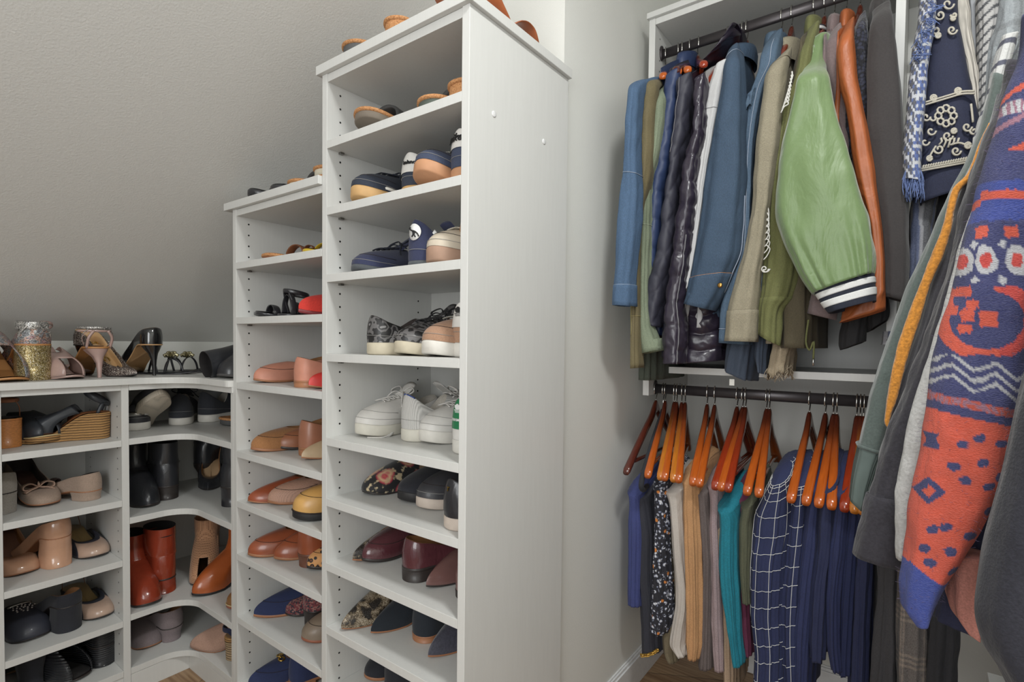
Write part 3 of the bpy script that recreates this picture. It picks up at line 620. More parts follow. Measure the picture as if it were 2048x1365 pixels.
# ---- T3
s = sneaker('navy runner with gum sole and white wedge at left of the second shelf', tw_front(702, .012, 'T3'), cloth('navy_mesh', (48, 54, 68)), GUMT, lace=cloth('navy_lace', (30, 34, 46)), tilt=-2)
s.line(1, WR, 'white_wedge', .004, .1, .8)
s = sneaker('navy runner turned heel out with lettered white heel panel', tw_front(812, .05, 'T3'), cloth('navy_mesh', 0), GUMT, 'heel', lace=cloth('navy_lace', 0), hh=.074, ts=.026, ang=96)
s.backtab(WL, .22, 1, w=.34); s.backtext('balance', .0125, BLETTER, .46, dy=.008)
s = sneaker('dark blue sneaker tipped to show its pink gum tread', tw_front(828, .004, 'T3'), cloth('blue_mesh', (62, 70, 92)), GUM, lace=cloth('grey_lace', (150, 148, 140)), tilt=-9, lift=-.014, ang=92)
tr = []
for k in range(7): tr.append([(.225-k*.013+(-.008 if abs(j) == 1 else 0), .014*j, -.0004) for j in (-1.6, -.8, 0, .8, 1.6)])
tr = [[(x-abs(y)*.5, y+s.yc(x/s.L), -.0006+float(s.zf(x/s.L))) for x, y, z in p] for p in tr]; multi('tread', tr, .0022, plain('gum_dark', (150, 98, 70), .7), s.t, 5, off=s.off)  # tread lines in a darker gum tone
s = sneaker('dark blue sneaker turned heel out with black script on a white heel tab', tw_front(911, .035, 'T3'), cloth('blue_mesh', 0), GUM, 'heel', lace=cloth('grey_lace', 0), hh=.078, ts=.032)
s.backtab(WL, .30, 1, w=.4); s.backtext('nike', .023, BLETTER, .5, shear=.35, dy=-.007)
# ---- T4
s = sneaker('navy suede trainer with toe to the front at left of the third shelf', tw_front(704, .012, 'T4'), suede('puma_navy', (52, 57, 86)), suede('puma_grey', (84, 88, 92)), lace=cloth('navy_lace', 0), ts=.012, box=.030)
s = sneaker('navy suede trainer turned heel out with white leaping cat badge', tw_front(822, .02, 'T4'), suede('puma_navy', 0), suede('puma_grey', 0), 'heel', lace=cloth('navy_lace', 0), ts=.012, hh=.088, ht=.064, ang=84)
r = s.R[6][0]; cen = (r[0]-.0030, .0, r[2])
P = [[(cen[0]-.0003*k, q*.0155*math.sin(a), cen[2]+q*.0175*math.cos(a)) for a in np.linspace(0, 2*math.pi, 28, False)] for k, q in ((0, 1), (1, 1), (1, .02))]; P = np.array(P); P[..., 1] -= .008; P[..., 0] += P[..., 1]**2/.068; s.part('round_badge', P, plain('badge_white', (226, 226, 224), .5), cap1=True)
cs = [(-.010, .006), (-.004, .003), (.003, .001), (.009, -.004), (.012, -.010)]
cat_path = [[(cen[0]-.0012, -x, cen[2]+z) for x, z in cat(cs, 12)], [(cen[0]-.0012, -x, cen[2]+z) for x, z in cat([(-.002, .002), (-.001, -.005), (-.004, -.010)], 8)], [(cen[0]-.0012, -x, cen[2]+z) for x, z in cat([(.003, .001), (.002, -.006), (.005, -.011)], 8)], [(cen[0]-.0012, -x, cen[2]+z) for x, z in cat([(-.010, .006), (-.012, .009), (-.009, .010)], 6)]]
cat_path = [[(q[0]+(q[1]-.008)**2/.068, q[1]-.008, q[2]) for q in p] for p in cat_path]; multi('leaping_cat', cat_path, .0016, BLETTER, s.t, 5, off=s.off)
sel = [k for k in range(NS//2, NS) if .13 < TT[k] < .42]; p = np.array([s.R[int(10-5*(i/len(sel)))][k] for i, k in enumerate(sel[::-1])]); tube('white_stripe', p+[0, -.0022, 0], .0055, plain('badge_white', 0), s.t, 6, wdir=(0, 0, 1), flat=.2, off=s.off)
s = sneaker('cream sneaker with gum sole, toe to the front on the third shelf', tw_front(856, .015, 'T4'), leather('cream_leather', (200, 188, 170), .6, 0), plain('gum_brown', (166, 134, 114), .7), lace=cloth('cream_lace', (196, 188, 172)), ts=.030)
s = sneaker('cream sneaker turned heel out with lettered tan heel tab', tw_front(928, .075, 'T4'), leather('cream_leather', 0), plain('gum_brown', 0), 'heel', lace=cloth('cream_lace', 0), hh=.086, ts=.030)
s.backtab(suede('tan_tab', (162, 116, 66)), .34, 1, w=.4); s.backtext('VEJ', .016, plain('badge_white', 0), .52)
# ---- T5
s = sneaker('dark camouflage slip-on sneaker turned heel out', tw_front(735, .02, 'T5'), CM, WRD, 'heel', tongue=False, hh=.062, ts=.028, ht=.058, lining=LINB, ang=70)
s = sneaker('dark camouflage lace-up sneaker with toe to the front', tw_front(792, .015, 'T5'), CM, WRD, lace=cloth('black_lace', (36, 35, 36)), ts=.026, box=.032)
s = sneaker('tan suede sneaker with white sole and grey laces', tw_front(848, .008, 'T5'), suede('blush_tan', (176, 138, 112)), WR, lace=cloth('grey_lace', 0), ts=.028)
s = sneaker('tan suede sneaker turned heel out with white trefoil heel tab', tw_front(915, .045, 'T5'), suede('blush_tan', 0), WR, 'heel', lace=cloth('grey_lace', 0), hh=.082, ts=.030, ang=88)
def trefoil(s, zf, mat, sc=1.0, name='trefoil', dy=0):
    r = s.R[int(zf*14)][0]; x = r[0]-.0034; ps = []
    for a0, l in ((0, 1), (.62, .92), (-.62, .92)):
        V = []
        for q in np.linspace(0, 2*math.pi, 16, False):
            u = .0085*l*sc*(1-math.cos(q))/2*1.0; v = .0032*sc*math.sin(q); ps_ = (v*math.cos(a0)+u*math.sin(a0)*1.1, u*math.cos(a0)-v*math.sin(a0)); V.append(ps_)
        ps.append(V)
    VV = []; F = []
    for V in ps:
        b = len(VV); VV += [(x, -p[0]+dy, r[2]+p[1]) for p in V]+[(x+.002, -p[0]+dy, r[2]+p[1]) for p in V]; F += [tuple(range(b, b+16))]+[(b+i, b+(i+1) % 16, b+16+(i+1) % 16, b+16+i) for i in range(16)]
    for k in range(3):
        z0 = r[2]-.0008*sc-k*.0018*sc; b = len(VV); w_ = (.0075-k*.0012)*sc; VV += [(x, dy-w_, z0), (x, dy+w_, z0), (x, dy+w_, z0-.001*sc), (x, dy-w_, z0-.001*sc)]; F.append((b, b+1, b+2, b+3))
    VV = [(v[0]+v[1]**2/.068, v[1], v[2]) for v in VV]; mobj(name, VV, F, mat, s.t, False, off=s.off)
s.backtab(WL, .26, 1, w=.4); trefoil(s, .5, BLETTER, 1.4)
# ---- T6
s = sneaker('white canvas sneaker with toe to the front, lace trailing on the shelf', zf_(712, 868, 'T6'), WL, plain('aged_white', (206, 202, 190), .6), lace=WL, ts=.028)
tube('loose_lace', cat([(.16, .03, .05), (.20, .052, .010), (.23, .056, .001), (.262, .030, .001)], 24), .0035, WL, s.t, 6, wdir=(1, 0, 0), flat=.4, off=s.off)
def knit(nm, c):
    t = NT(nm); wv = t.new('TexWave', wave_type='BANDS', bands_direction='Y'); wv.inputs['Scale'].default_value = 90; wv.inputs['Distortion'].default_value = .5; t.l(t.co, wv.inputs[0]); t.bump(wv.outputs['Fac'], .7, .001); return t.fin(t.mix(wv.outputs['Fac'], dk(c, .86), c), .8)
s = sneaker('white ribbed knit sneaker turned heel out with a big lace bow', zf_(806, 882, 'T6'), knit('rib_knit', (206, 204, 200)), plain('aged_white', 0), 'heel', lace=WL, ts=.030, hh=.082, ht=.074, ang=78)
s.line(12, plain('blue_stripe', (44, 70, 140), .7), 'blue_stripe', .0016, 0, .12)
s = sneaker('white leather tennis shoe with toe to the front on the fifth shelf', zf_(842, 880, 'T6'), WL, WR, lace=WL, ts=.028)
s = sneaker('white tennis shoe turned heel out with a green heel tab', zf_(914, 910, 'T6'), WL, WR, 'heel', lace=WL, ts=.030, hh=.086, ang=86)
s.backtab(leather('green_tab', (30, 118, 74), .5), .18, 1, w=.42); trefoil(s, .52, plain('badge_white', 0), 1.35); s.backtext('STAN SMITH', .0075, plain('badge_white', 0), .30, sx=.9)
# ---- T7
def flat(name, label, cat_, front, um, sm=None, out='toe', **k):
    a = dict(L=.256, W=.085, toe='almond', ts=.004, H=.012, heel='low', hh=.052, hs=.036, ht=.040, xt=.62, box=.026, wo=.80, lining=LINT); a.update(k)
    return Shoe(name, label, cat_, front, out=out, upper=um, sole=sm or TSOLE, **a)
flat('mule', 'black brocade mule with a red and gold flower', 'mule', zf_(726, 980, 'T7'), FB, BSOLE, cut=.42, xt=.50, ht=.060, W=.088, toe='round', box=.03)
flat('slipper', 'black suede slipper with rounded toe and thick black sole', 'slipper', zf_(800, 1000, 'T7'), BLSU, BR, toe='soft', ts=.022, H=0, heel=None, xt=.46, ht=.056, W=.09, lining=LINB)
s = sneaker('plain black leather slip-on sneaker with worn cream sole', zf_(836, 1022, 'T7'), leather('charcoal_leather', (62, 62, 66), .5), plain('aged_cream', (196, 182, 170), .7), ts=.024, tongue=False, lining=LINB, box=.032, xt=.48)
s = sneaker('black leather sneaker turned heel out with small gold badge', zf_(896, 1062, 'T7'), BLK, plain('aged_cream', 0), 'heel', ts=.026, tongue=False, hh=.078, lining=LINB, ang=84)
pt = s.backtab(BLK, .1, 1, 'heel_strip', w=.06); s.backtext('T', .012, GOLD, .5, name='gold_badge')
# ---- T8
flat('pointed_flat', 'snakeskin pointed flat at left of the burgundy loafers', 'flat shoe', zf_(702, 1102, 'T8'), SN, toe='point', L=.25)
BUR = leather('burgundy_leather', (88, 48, 54), .22, .5)
def loafer(label, front, um, sm=BSOLE, out='toe', stitch=STD, **k):
    a = dict(name='loafer', L=.262, W=.089, toe='almond', ts=.008, H=.016, heel='low', hh=.058, hs=.042, ht=.052, xt=.60, box=.034, wo=.74, lining=LINT); a.update(k); nm = a.pop('name')
    s = Shoe(nm, label, nm.replace('_', ' '), front, out=out, upper=um, sole=sm, **a); s.line(6, stitch, 'stitching', .0007, .56, 1.0); return s
loafer('glossy burgundy penny loafer with toe to the front', zf_(722, 1128, 'T8'), BUR).strap(.47*.255, .058, BUR, .016, name='penny_strap', wf=.98)
loafer('glossy burgundy loafer turned heel out with black heel', zf_(806, 1162, 'T8'), BUR, out='heel', H=.024, hh=.062, ang=72, W=.09)
flat('pointed_flat', 'metallic bronze pointed flat with toe to the front', 'flat shoe', zf_(848, 1180, 'T8'), leather('bronze', (116, 84, 80), .25, .4), BSOLE, toe='point', L=.25, hh=.058, ht=.052, xt=.5)
flat('pointed_flat', 'metallic bronze flat turned heel out against the right panel', 'flat shoe', zf_(920, 1202, 'T8'), leather('bronze', 0), BSOLE, 'heel', toe='point', hh=.062)
# ---- T9
flat('mule', 'snakeskin pointed mule in front of the black suede flats', 'mule', zf_(676, 1256, 'T9'), SN, toe='point', cut=.40, xt=.50, ht=.056, hs=.05, W=.086)
DGS = suede('ink_suede', (36, 42, 50))
flat('pointed_flat', 'black suede pointed flat with tan lining', 'flat shoe', zf_(738, 1272, 'T9'), DGS, toe='point', xt=.56, ht=.05, L=.25)
s = flat('pointed_flat', 'black suede flat turned heel out with a tiny metal logo', 'flat shoe', zf_(832, 1282, 'T9'), DGS, out='heel', toe='point', hh=.072, hs=.05, W=.088)
s.backtext('X', .009, SILV, .85, name='metal_logo')
HAIR = cloth('dark_calf_hair', (66, 66, 78), 240, .35, .55, .3)
flat('pointed_flat', 'black calf hair pointed flat with toe at the front edge', 'flat shoe', zf_(852, 1320, 'T9'), HAIR, toe='point', xt=.52, ht=.054, L=.25)
flat('pointed_flat', 'black calf hair flat half hidden by the right panel', 'flat shoe', zf_(932, 1328, 'T9'), HAIR, out='heel', toe='point', hh=.062)
# ---- T10
flat('flat_shoe', 'black suede shoe with tan sole on the lowest visible shelf', 'flat shoe', zf_(730, 1348, 'T10'), BLSU, TSOLE, toe='round', ts=.008)
flat('flat_shoe', 'black shoe beside the tan soled one on the lowest visible shelf', 'flat shoe', zf_(775, 1368, 'T10'), BLSU, BSOLE, out='heel', toe='round', hh=.07)
# ---- low tower
def flip(label, front, out='toe', mat=BLK, **k):
    a = dict(L=.25, W=.084, toe='round', ts=.008, insole=mat, noupper=True); a.update(k); s = Shoe('thong_sandal', label, 'sandal', front, out=out, sole=mat, **a)
    for sg in (1, -1): tube('strap', cat([(.19*s.L/.25, .004, s.topz(.19)), (.165, sg*.018, s.topz(.165)+.034), (.12, sg*.030, s.topz(.12)+.036), (.085, sg*.032, s.topz(.085))], 18), .005, mat, s.t, 6, wdir=(1, 0, 0), flat=.35, off=s.off)
    return s
flip('flat black thong sandal at the left end of the low tower top', tw_front(496, -.004, 'S0'), toe='round', ts=.016)
flip('second flat black thong sandal on the low tower top', tw_front(544, .0, 'S0'), 'heel', ts=.016)
CREAM = plain('cream_sole', (206, 198, 178), .7)
slide('cork sandal with cream sole on the low tower top', tw_front(580, .025, 'S0'), leather('dark_grey_strap', 0), CREAM, 'toe', ts=.020)
slide('taller cork sandal with cream sole against the tall tower', tw_front(634, .03, 'S0'), leather('dark_grey_strap', 0), CREAM, 'heel', ts=.020, H=.020, heel='wedge', heelmat=CK)
TANL = leather('saddle_tan', (142, 90, 60), .5); YEL = leather('yellow_leather', (206, 176, 50), .4)
s = slide('brown leather strappy flat sandal on the low tower top shelf', tw_front(528, .02, 'S1'), TANL, TANL, ts=.010, strapw=.012, insole=TANL); s.ankle(.05, .045, TANL)
s = Shoe('strappy_sandal', 'yellow strap flat sandal with brown footbed', 'sandal', tw_front(606, .035, 'S1'), sole=YEL, ts=.010, insole=TANL, noupper=True, toe='round', lift=0)
for x, h in ((.19, .03), (.16, .042), (.10, .05)): s.strap(x, h, YEL if x != .10 else TANL, .007)
s = Shoe('strappy_sandal', 'second yellow strap sandal turned heel out near the tall tower', 'sandal', tw_front(655, .05, 'S1'), out='heel', sole=YEL, ts=.014, insole=TANL, noupper=True, toe='round')
for x, h in ((.19, .03), (.16, .042), (.06, .05)): s.strap(x, h, YEL if x != .06 else TANL, .009)
s = Shoe('strappy_sandal', 'flat black ankle strap sandal with silver buckle', 'sandal', tw_front(508, .015, 'S2'), sole=BLK, ts=.008, insole=BLK, noupper=True, toe='square', ang=75)
s.strap(.20, .028, BLK, .010); s.strap(.15, .04, BLK, .008, x2=.12); s.ankle(.045, .058, BLK, w=.006); tube('buckle', [(.06+.008*math.cos(a), -.030, .058+.008*math.sin(a)) for a in np.linspace(0, 6.28, 12, False)], .0016, SILV, s.t, 6, closed=True, off=s.off)
s = Shoe('strappy_sandal', 'second black ankle strap sandal with raised strap loop', 'sandal', tw_front(556, .03, 'S2'), out='heel', sole=BLK, ts=.008, insole=BLK, noupper=True, toe='square', ang=80)
s.strap(.19, .03, BLK, .010); s.ankle(.05, .066, BLK, w=.006, tl=.006); s.strap(.03, .055, BLK, .008)
REDM = suede('red_print', (214, 62, 52)); s = flat('pointed_flat', 'bright red pointed flat on the low tower second shelf', 'flat shoe', tw_front(594, .01, 'S2'), REDM, leather('burgundy_sole', (120, 40, 44), .5), toe='point', ts=.010, ht=.05, xt=.5, L=.245, box=.034)
flat('pointed_flat', 'bright red flat turned heel out with black strap against the tall tower', 'flat shoe', tw_front(662, .05, 'S2'), REDM, leather('burgundy_sole', 0), 'heel', toe='point', hh=.08).strap(.09, .085, BLK, .014)
SAL = leather('salmon_leather', (196, 134, 112), .55, .05)
loafer('salmon leather loafer with toe to the front', tw_front(505, .02, 'S3'), SAL, TSOLE, ts=.006, H=.010)
loafer('salmon leather loafer turned heel out', tw_front(588, .02, 'S3'), SAL, TSOLE, out='heel', ts=.006, H=.012, W=.092, ang=72, hh=.062)
flat('pointed_flat', 'red pointed flat at the right end of the salmon loafer shelf', 'flat shoe', tw_front(614, .012, 'S3'), leather('red_leather', (204, 56, 52), .4), toe='point', box=.03)
loafer('tan suede loafer with toe to the front', zf_(500, 885, 'S4'), suede('camel_suede', (166, 116, 74)), TSOLE, ang=84, H=.01)
COG = leather('cognac', (150, 96, 68), .4); loafer('smooth brown flat with toe to the front beside tan suede loafer', zf_(552, 902, 'S4'), COG, toe='almond')
loafer('smooth brown flat turned heel out', zf_(598, 912, 'S4'), leather('cognac2', (162, 108, 84), .4), TSOLE, out='heel', hh=.075, hs=.052, ang=78)
s = flat('bow_flat', 'beige leather pointed flat with a leather bow', 'flat shoe', zf_(600, 922, 'S4'), leather('beige_leather', (190, 164, 132), .4), toe='point', xt=.5, ht=.046); s.bow(leather('beige_leather', 0), sc=.8)
flat('pointed_flat', 'rust brown leather shoe at left of the mustard loafers', 'flat shoe', zf_(494, 990, 'S5'), leather('rust_brown', (150, 76, 48), .3, .3), toe='almond', ang=78, xt=.48, ht=.05)
s = loafer('blush woven loafer with a tiny bee badge', zf_(534, 1010, 'S5'), woven('blush_weave', (186, 146, 126)), TSOLE, ang=76); s.bit(plain('bee_dark', (70, 60, 40), .5, .4), .14)
MUS = leather('mustard', (206, 160, 94), .35, .1)
s = loafer('mustard lug sole loafer with toe to the front', zf_(584, 1042, 'S5'), MUS, BR, ts=.022, H=.012, ang=72, rim=STD, toe='round', box=.042, ht=.062, W=.094); s.bit(GOLD)
s = loafer('mustard lug sole loafer turned heel out by the tall tower', zf_(650, 1040, 'S5'), MUS, BR, out='heel', ts=.022, H=.016, rim=STD, hh=.075); s.bit(GOLD)
BRO = leather('oxford_brown', (150, 80, 52), .28, .3)
loafer('polished brown shoe with pointed toe on the leopard shelf', zf_(494, 1100, 'S6'), BRO, TSOLE, toe='almond', ang=76)
loafer('polished brown ankle shoe with toe to the front', zf_(546, 1122, 'S6'), BRO, TSOLE, ang=80, hh=.075, ht=.072, xt=.42)
loafer('polished brown ankle shoe turned heel out with stacked heel', zf_(596, 1134, 'S6'), BRO, leather('stacked_heel', (104, 66, 50), .5), out='heel', H=.030, heel='block', hh=.078, hs=.060, ht=.078, xt=.42, W=.094, ang=74)
loafer('leopard print loafer with toe to the front', zf_(612, 1142, 'S6'), LP, BSOLE, stitch=STD)
loafer('leopard print loafer turned heel out, partly hidden', zf_(655, 1150, 'S6'), LP, BSOLE, out='heel')
NVS = suede('bright_navy_suede', (44, 54, 92)); s = loafer('navy suede pointed loafer with gold bit on the tweed shelf', zf_(506, 1226, 'S7'), NVS, TSOLE, ang=74, toe='point', W=.09, xt=.5); s.bit(GOLD)
TWD = tweed('burgundy_tweed', (120, 56, 62), (52, 48, 56), (150, 106, 100))
Shoe('block_heel', 'burgundy tweed pump with toe to the back', 'heel shoe', zf_(570, 1225, 'S7'), out='toe', toe='round', H=.04, heel='block', upper=TWD, sole=BSOLE, heelmat=TWD, xt=.6, ht=.036)
Shoe('block_heel', 'burgundy tweed pump turned heel out with black heel', 'heel shoe', zf_(608, 1250, 'S7'), out='heel', toe='round', H=.045, heel='block', upper=TWD, sole=BSOLE, hh=.056, xt=.6, ht=.036, ang=80)
loafer('taupe oxford with tan sole below the tweed pumps', zf_(602, 1284, 'S7'), leather('taupe', (136, 120, 104), .5), leather('red_tan_sole', (150, 90, 66), .5), toe='round', ang=78)
s = loafer('navy suede loafer with gold bit on the lowest shelf', zf_(488, 1372, 'S8'), NVS, TSOLE, ang=72, toe='point', W=.09); s.bit(GOLD)
loafer('navy suede loafer turned heel out on the lowest shelf', zf_(578, 1378, 'S8'), NVS, TSOLE, out='heel', ang=74, hh=.07)
loafer('tan leather shoe on the lowest shelf of the low tower', zf_(630, 1392, 'S8'), leather('cognac', 0), TSOLE, ang=78)
# ---- left cabinet, under the counter
def pump(label, front, um, sm=BSOLE, out='toe', name='block_heel', **k):
    a = dict(L=.235, W=.086, toe='round', ts=.004, H=.07, heel='block', hh=.052, hs=.030, ht=.030, xt=.66, box=.026, wo=.82, lining=LINT); a.update(k)
    return Shoe(name, label, k.get('cat', 'heel shoe') if 'cat' in k else 'heel shoe', front, out=out, upper=um, sole=sm, **{q: v for q, v in a.items() if q != 'cat'})
WDG = wood('clog_wood', (186, 122, 68)); NUD = leather('nude_patent', (196, 152, 124), .16, .6, bump=.03); BSU = suede('beige_suede', (168, 146, 130)); BLD = leather('black_dull', (48, 48, 52), .5)
s = Shoe('wedge_sandal', 'wooden wedge sandal with brown strap at the far left', 'sandal', zf_(18, 893, 'L2'), ang=178, out='heel', L=.22, W=.084, H=.075, heel='wedge', sole=WDG, ts=.006, insole=BLD, noupper=True, heelsc=.9); s.strap(.15, .045, BLD, .018); s.ankle(.05, .13, TANL, w=.005)
s = Shoe('espadrille', 'black espadrille with open toe and stitched jute sole', 'sandal', zf_(98, 886, 'L2'), ang=192, out='toe', L=.235, W=.092, H=.02, heel='wedge', sole=RP, ts=.020, upper=leather('navy_black', (44, 48, 54), .5), xt=.50, ht=.058, hh=.02, cut=.40, box=.036, opentoe=.985, insole=(160, 100, 60), toe='soft', rim=plain('stitch_cream', (206, 186, 140), .8))
s = Shoe('espadrille', 'jute wedge espadrille turned sideways with black heel strap', 'sandal', zf_(222, 866, 'L2'), ang=247, out='heel', L=.235, W=.084, H=.065, heel='wedge', sole=RP, ts=.014, upper=leather('navy_black', 0), xt=.52, ht=.05, hh=.02, cut=.55, box=.034, insole=(160, 100, 60)); s.ankle(.035, .125, leather('navy_black', 0), ra=.03, rb=.028, w=.008, tl=-.02)
s = Shoe('wedge_sandal', 'tan leather sandal lying behind the black espadrille', 'sandal', (-2.16, .47, SH['L2']), ang=100, out='toe', L=.23, W=.08, sole=TANL, ts=.014, insole=TANL, noupper=True); s.strap(.16, .05, TANL, .016)
pump('grey suede block heel cut off by the left edge of the photograph', zf_(8, 1030, 'L3'), suede('grey_suede', (156, 150, 142)), out='heel', ang=180, H=.055, heelmat=suede('grey_suede', 0), hh=.056, heelsc=.95)
s = flat('ballet_flat', 'beige suede ballet flat with a satin bow, toe to the front', 'flat shoe', zf_(94, 1014, 'L3'), BSU, TSOLE, ang=186, toe='soft', xt=.70, ht=.026, hs=.034, hh=.05, W=.084, lining=LINB, H=.02, wo=.86, insole=(92, 64, 56), tilt=11); s.bow(leather('satin_beige', (176, 146, 128), .35), sc=1.1)
s = flat('ballet_flat', 'beige suede ballet flat turned heel out', 'flat shoe', zf_(196, 1000, 'L3'), BSU, TSOLE, out='heel', ang=206, toe='soft', xt=.70, ht=.026, hs=.034, hh=.052, W=.084, lining=LINB, H=.026, heel='block', heelmat=BSU, insole=(92, 64, 56)); s.bow(suede('bow_brown', (96, 76, 70)), sc=1.0)
pump('nude patent square toe pump with toe to the front', zf_(46, 1146, 'L4'), NUD, TSOLE, ang=184, toe='soft', W=.088, H=.078, heelmat=NUD, box=.032, insole=(140, 104, 86))
pump('nude patent pump turned heel out on a tall block heel', zf_(131, 1134, 'L4'), NUD, TSOLE, out='heel', ang=200, W=.086, H=.085, heelmat=NUD, heelsc=1.0, toe='soft')
CAP = leather('blush_cap', (186, 158, 140), .25, .4); NVL = leather('navy_kid', (54, 56, 66), .5); GI = leather('gold_insole', (158, 134, 92), .4)
s = pump('navy slingback with blush toe cap and gold insole, fourth shelf', zf_(196, 1118, 'L4'), NVL, BSOLE, ang=186, toe='round', H=.05, xt=.66, toecap=CAP, insole=GI, cut=.5, hh=.03); s.ankle(.04, .115, TANL, w=.003)
s = flat('mule', 'black pleated leather mule with a jewelled brooch', 'mule', zf_(66, 1284, 'L5'), NVL, BSOLE, ang=184, toe='soft', xt=.46, ht=.062, cut=.38, W=.098, box=.040, L=.24)
ps = []
for k in range(22):
    a = k*2.4; rr = .0045*math.sqrt(k); x = .150+rr*math.cos(a); y = .004+rr*1.3*math.sin(a); z = s.vz(x)+.004; ps.append([(x-.0022, y, z), (x-.001, y, z+.001), (x+.001, y, z+.001), (x+.0022, y, z)])
multi('brooch', ps, .0024, plain('rhinestone', (214, 206, 204), .15, .6), s.t, 6, off=s.off)
tube('buckle_bar', [(.128, y, s.vz(.128, y)+.006) for y in np.linspace(-.026, .028, 8)], .0036, SILV, s.t, 6, off=s.off)
s = pump('black suede slingback turned heel out showing a block heel', zf_(150, 1262, 'L5'), BLSU, BSOLE, out='heel', ang=196, H=.072, heelsc=.98, heelmat=BLSU, hh=.035, insole=(176, 146, 122), W=.086)
s = pump('navy slingback with blush toe cap and gold insole, fifth shelf', zf_(206, 1240, 'L5'), NVL, BSOLE, ang=186, H=.045, xt=.66, toecap=CAP, insole=GI, cut=.5, hh=.03); s.ankle(.04, .105, TANL, w=.003)
tube('gold_ring', [(.04, .03+.007*math.cos(a), .10+.007*math.sin(a)) for a in np.linspace(0, 6.28, 14, False)], .0012, GOLD, s.t, 5, closed=True, off=s.off)
RDG = ridged('ridged_black', (44, 45, 48)); 
flat('mule', 'black ridged leather mule with open toe on the bottom left shelf', 'mule', zf_(164, 1362, 'L6'), RDG, BSOLE, ang=200, toe='soft', H=.03, heel='block', xt=.40, ht=.085, cut=.3, W=.094, box=.055, opentoe=.97, insole=(60, 58, 58))
flat('mule', 'black ridged leather mule turned heel out by the right panel', 'mule', zf_(218, 1332, 'L6'), RDG, BSOLE, out='heel', ang=190, toe='soft', H=.06, heel='block', heelsc=.98, xt=.5, ht=.06, W=.088, heelmat=RDG, hh=.05)
pump('black suede pump at the far left of the bottom shelf', zf_(70, 1372, 'L6'), BLSU, BSOLE, out='heel', ang=184, H=.09, heelmat=BLSU, heelsc=.8)
# ---- corner unit
BOOTB = leather('boot_black', (46, 47, 51), .32, .2); RED = leather('oxblood_red', (142, 58, 38), .2, .5, bump=.05); [foldify(q, .006, 26, .5) for q in (BOOTB, RED, BUR, BLK)]; LINK = leather('black_inside', (28, 26, 27), .9, 0)
def boot(label, front, um, sm=BSOLE, out='toe', h=.13, name='ankle_boot', **k):
    a = dict(L=.255, W=.092, toe='round', ts=.006, H=.04, heel='block', hh=.075, hs=.074, ht=.092, xt=.50, box=.040, wo=.96, shaft=(h, .055, .040, .235, 0), lining=LINK, heelsc=.95); a.update(k)
    s = Shoe(name, label, 'boot', front, out=out, upper=um, sole=sm, **a); return s
boot('black leather ankle boot with rounded toe at left of the black boots shelf', zf_(296, 1018, 'C3'), BOOTB, ang=174, h=.15, toe='almond', H=.03)
s = boot('creased black leather ankle boot turned heel out with zip seam', zf_(345, 1000, 'C3'), BOOTB, out='heel', ang=186, h=.145, H=.042, W=.09); 
tube('zip', [tuple(v) for v in s.up.data.vertices and [s.R[i][NS-7]+np.array([0, -.002, 0]) for i in range(1, 15)]], .0014, SILV, s.t, 5, off=s.off)
pump('black pointed pump with a high slim heel behind the boots', zf_(412, 985, 'C3'), BOOTB, ang=150, toe='point', H=.075, heel='kitten', name='pointed_pump', hh=.06)
boot('tall black boot with curved heel at the back of the corner', zf_(395, 968, 'C3'), BOOTB, out='heel', ang=118, H=.07, heel='block', heelsc=.55, h=.15)
boot('black block heel boot against the right panel of the corner', zf_(442, 1014, 'C3'), BOOTB, out='heel', ang=82, H=.060, h=.16, heelmat=BLK)
boot('oxblood patent ankle boot with square toe to the front', zf_(296, 1216, 'C4'), RED, ang=174, h=.15, toe='soft', heelmat=RED, H=.035, W=.09)
boot('tall oxblood patent ankle boot turned heel out on a square block heel', zf_(337, 1188, 'C4'), RED, out='heel', ang=182, h=.175, H=.045, heelmat=RED, heelsc=1.0, W=.09, shaft=(.165, .060, .044, .25, 0), toe='square')
PF = perf()
boot('perforated tan suede bootie with peep toe', zf_(400, 1176, 'C4'), PF, ang=150, h=.13, H=.05, toe='round', heelmat=PF, opentoe=.99, insole=(90, 60, 40))
boot('perforated tan suede bootie turned heel out at the back of the corner', (-1.83, .985, SH['C4']), PF, out='heel', ang=20, h=.13, H=.05, heelmat=PF)
CGB = leather('zip_boot_cognac', (166, 86, 44), .22, .4)
s = boot('glossy cognac ankle boot with side zip, toe to the left', zf_(382, 1196, 'C4'), CGB, BR, ang=100, toe='almond', h=.145, H=.035, ts=.008, heelmat=BR)
p = [s.R[i][NS-14]*[1, 1.02, 1]+np.array([0, -.001, 0]) for i in range(1, 15)]; tube('zip', p, .0014, GOLD, s.t, 5, off=s.off)
loafer('tan brogue with stitched welt in front of the cognac boot', zf_(452, 1220, 'C4'), leather('brogue_tan', (140, 100, 60), .45), leather('red_tan_sole', 0), toe='round', rim=plain('stitch_cream', 0), ang=84, ts=.012)
GYP = suede('mottled_grey', (134, 122, 124)); PKS = suede('pink_suede', (184, 148, 130))
flat('flat_shoe', 'grey mottled suede shoe with worn rounded toe', 'flat shoe', zf_(298, 1300, 'C5'), GYP, TSOLE, ang=174, toe='soft', W=.092, box=.036, xt=.48, ht=.055)
s = pump('grey mottled suede heel turned heel out', zf_(352, 1284, 'C5'), GYP, BSOLE, out='heel', ang=184, H=.045, heelmat=GYP, hh=.055, hs=.04, heelsc=.8, W=.09)
flat('mule', 'dusty pink suede pointed mule in the corner', 'mule', zf_(382, 1298, 'C5'), PKS, TSOLE, ang=52, toe='point', xt=.40, ht=.07, hs=.06, cut=.25, W=.094, box=.034, H=.025)
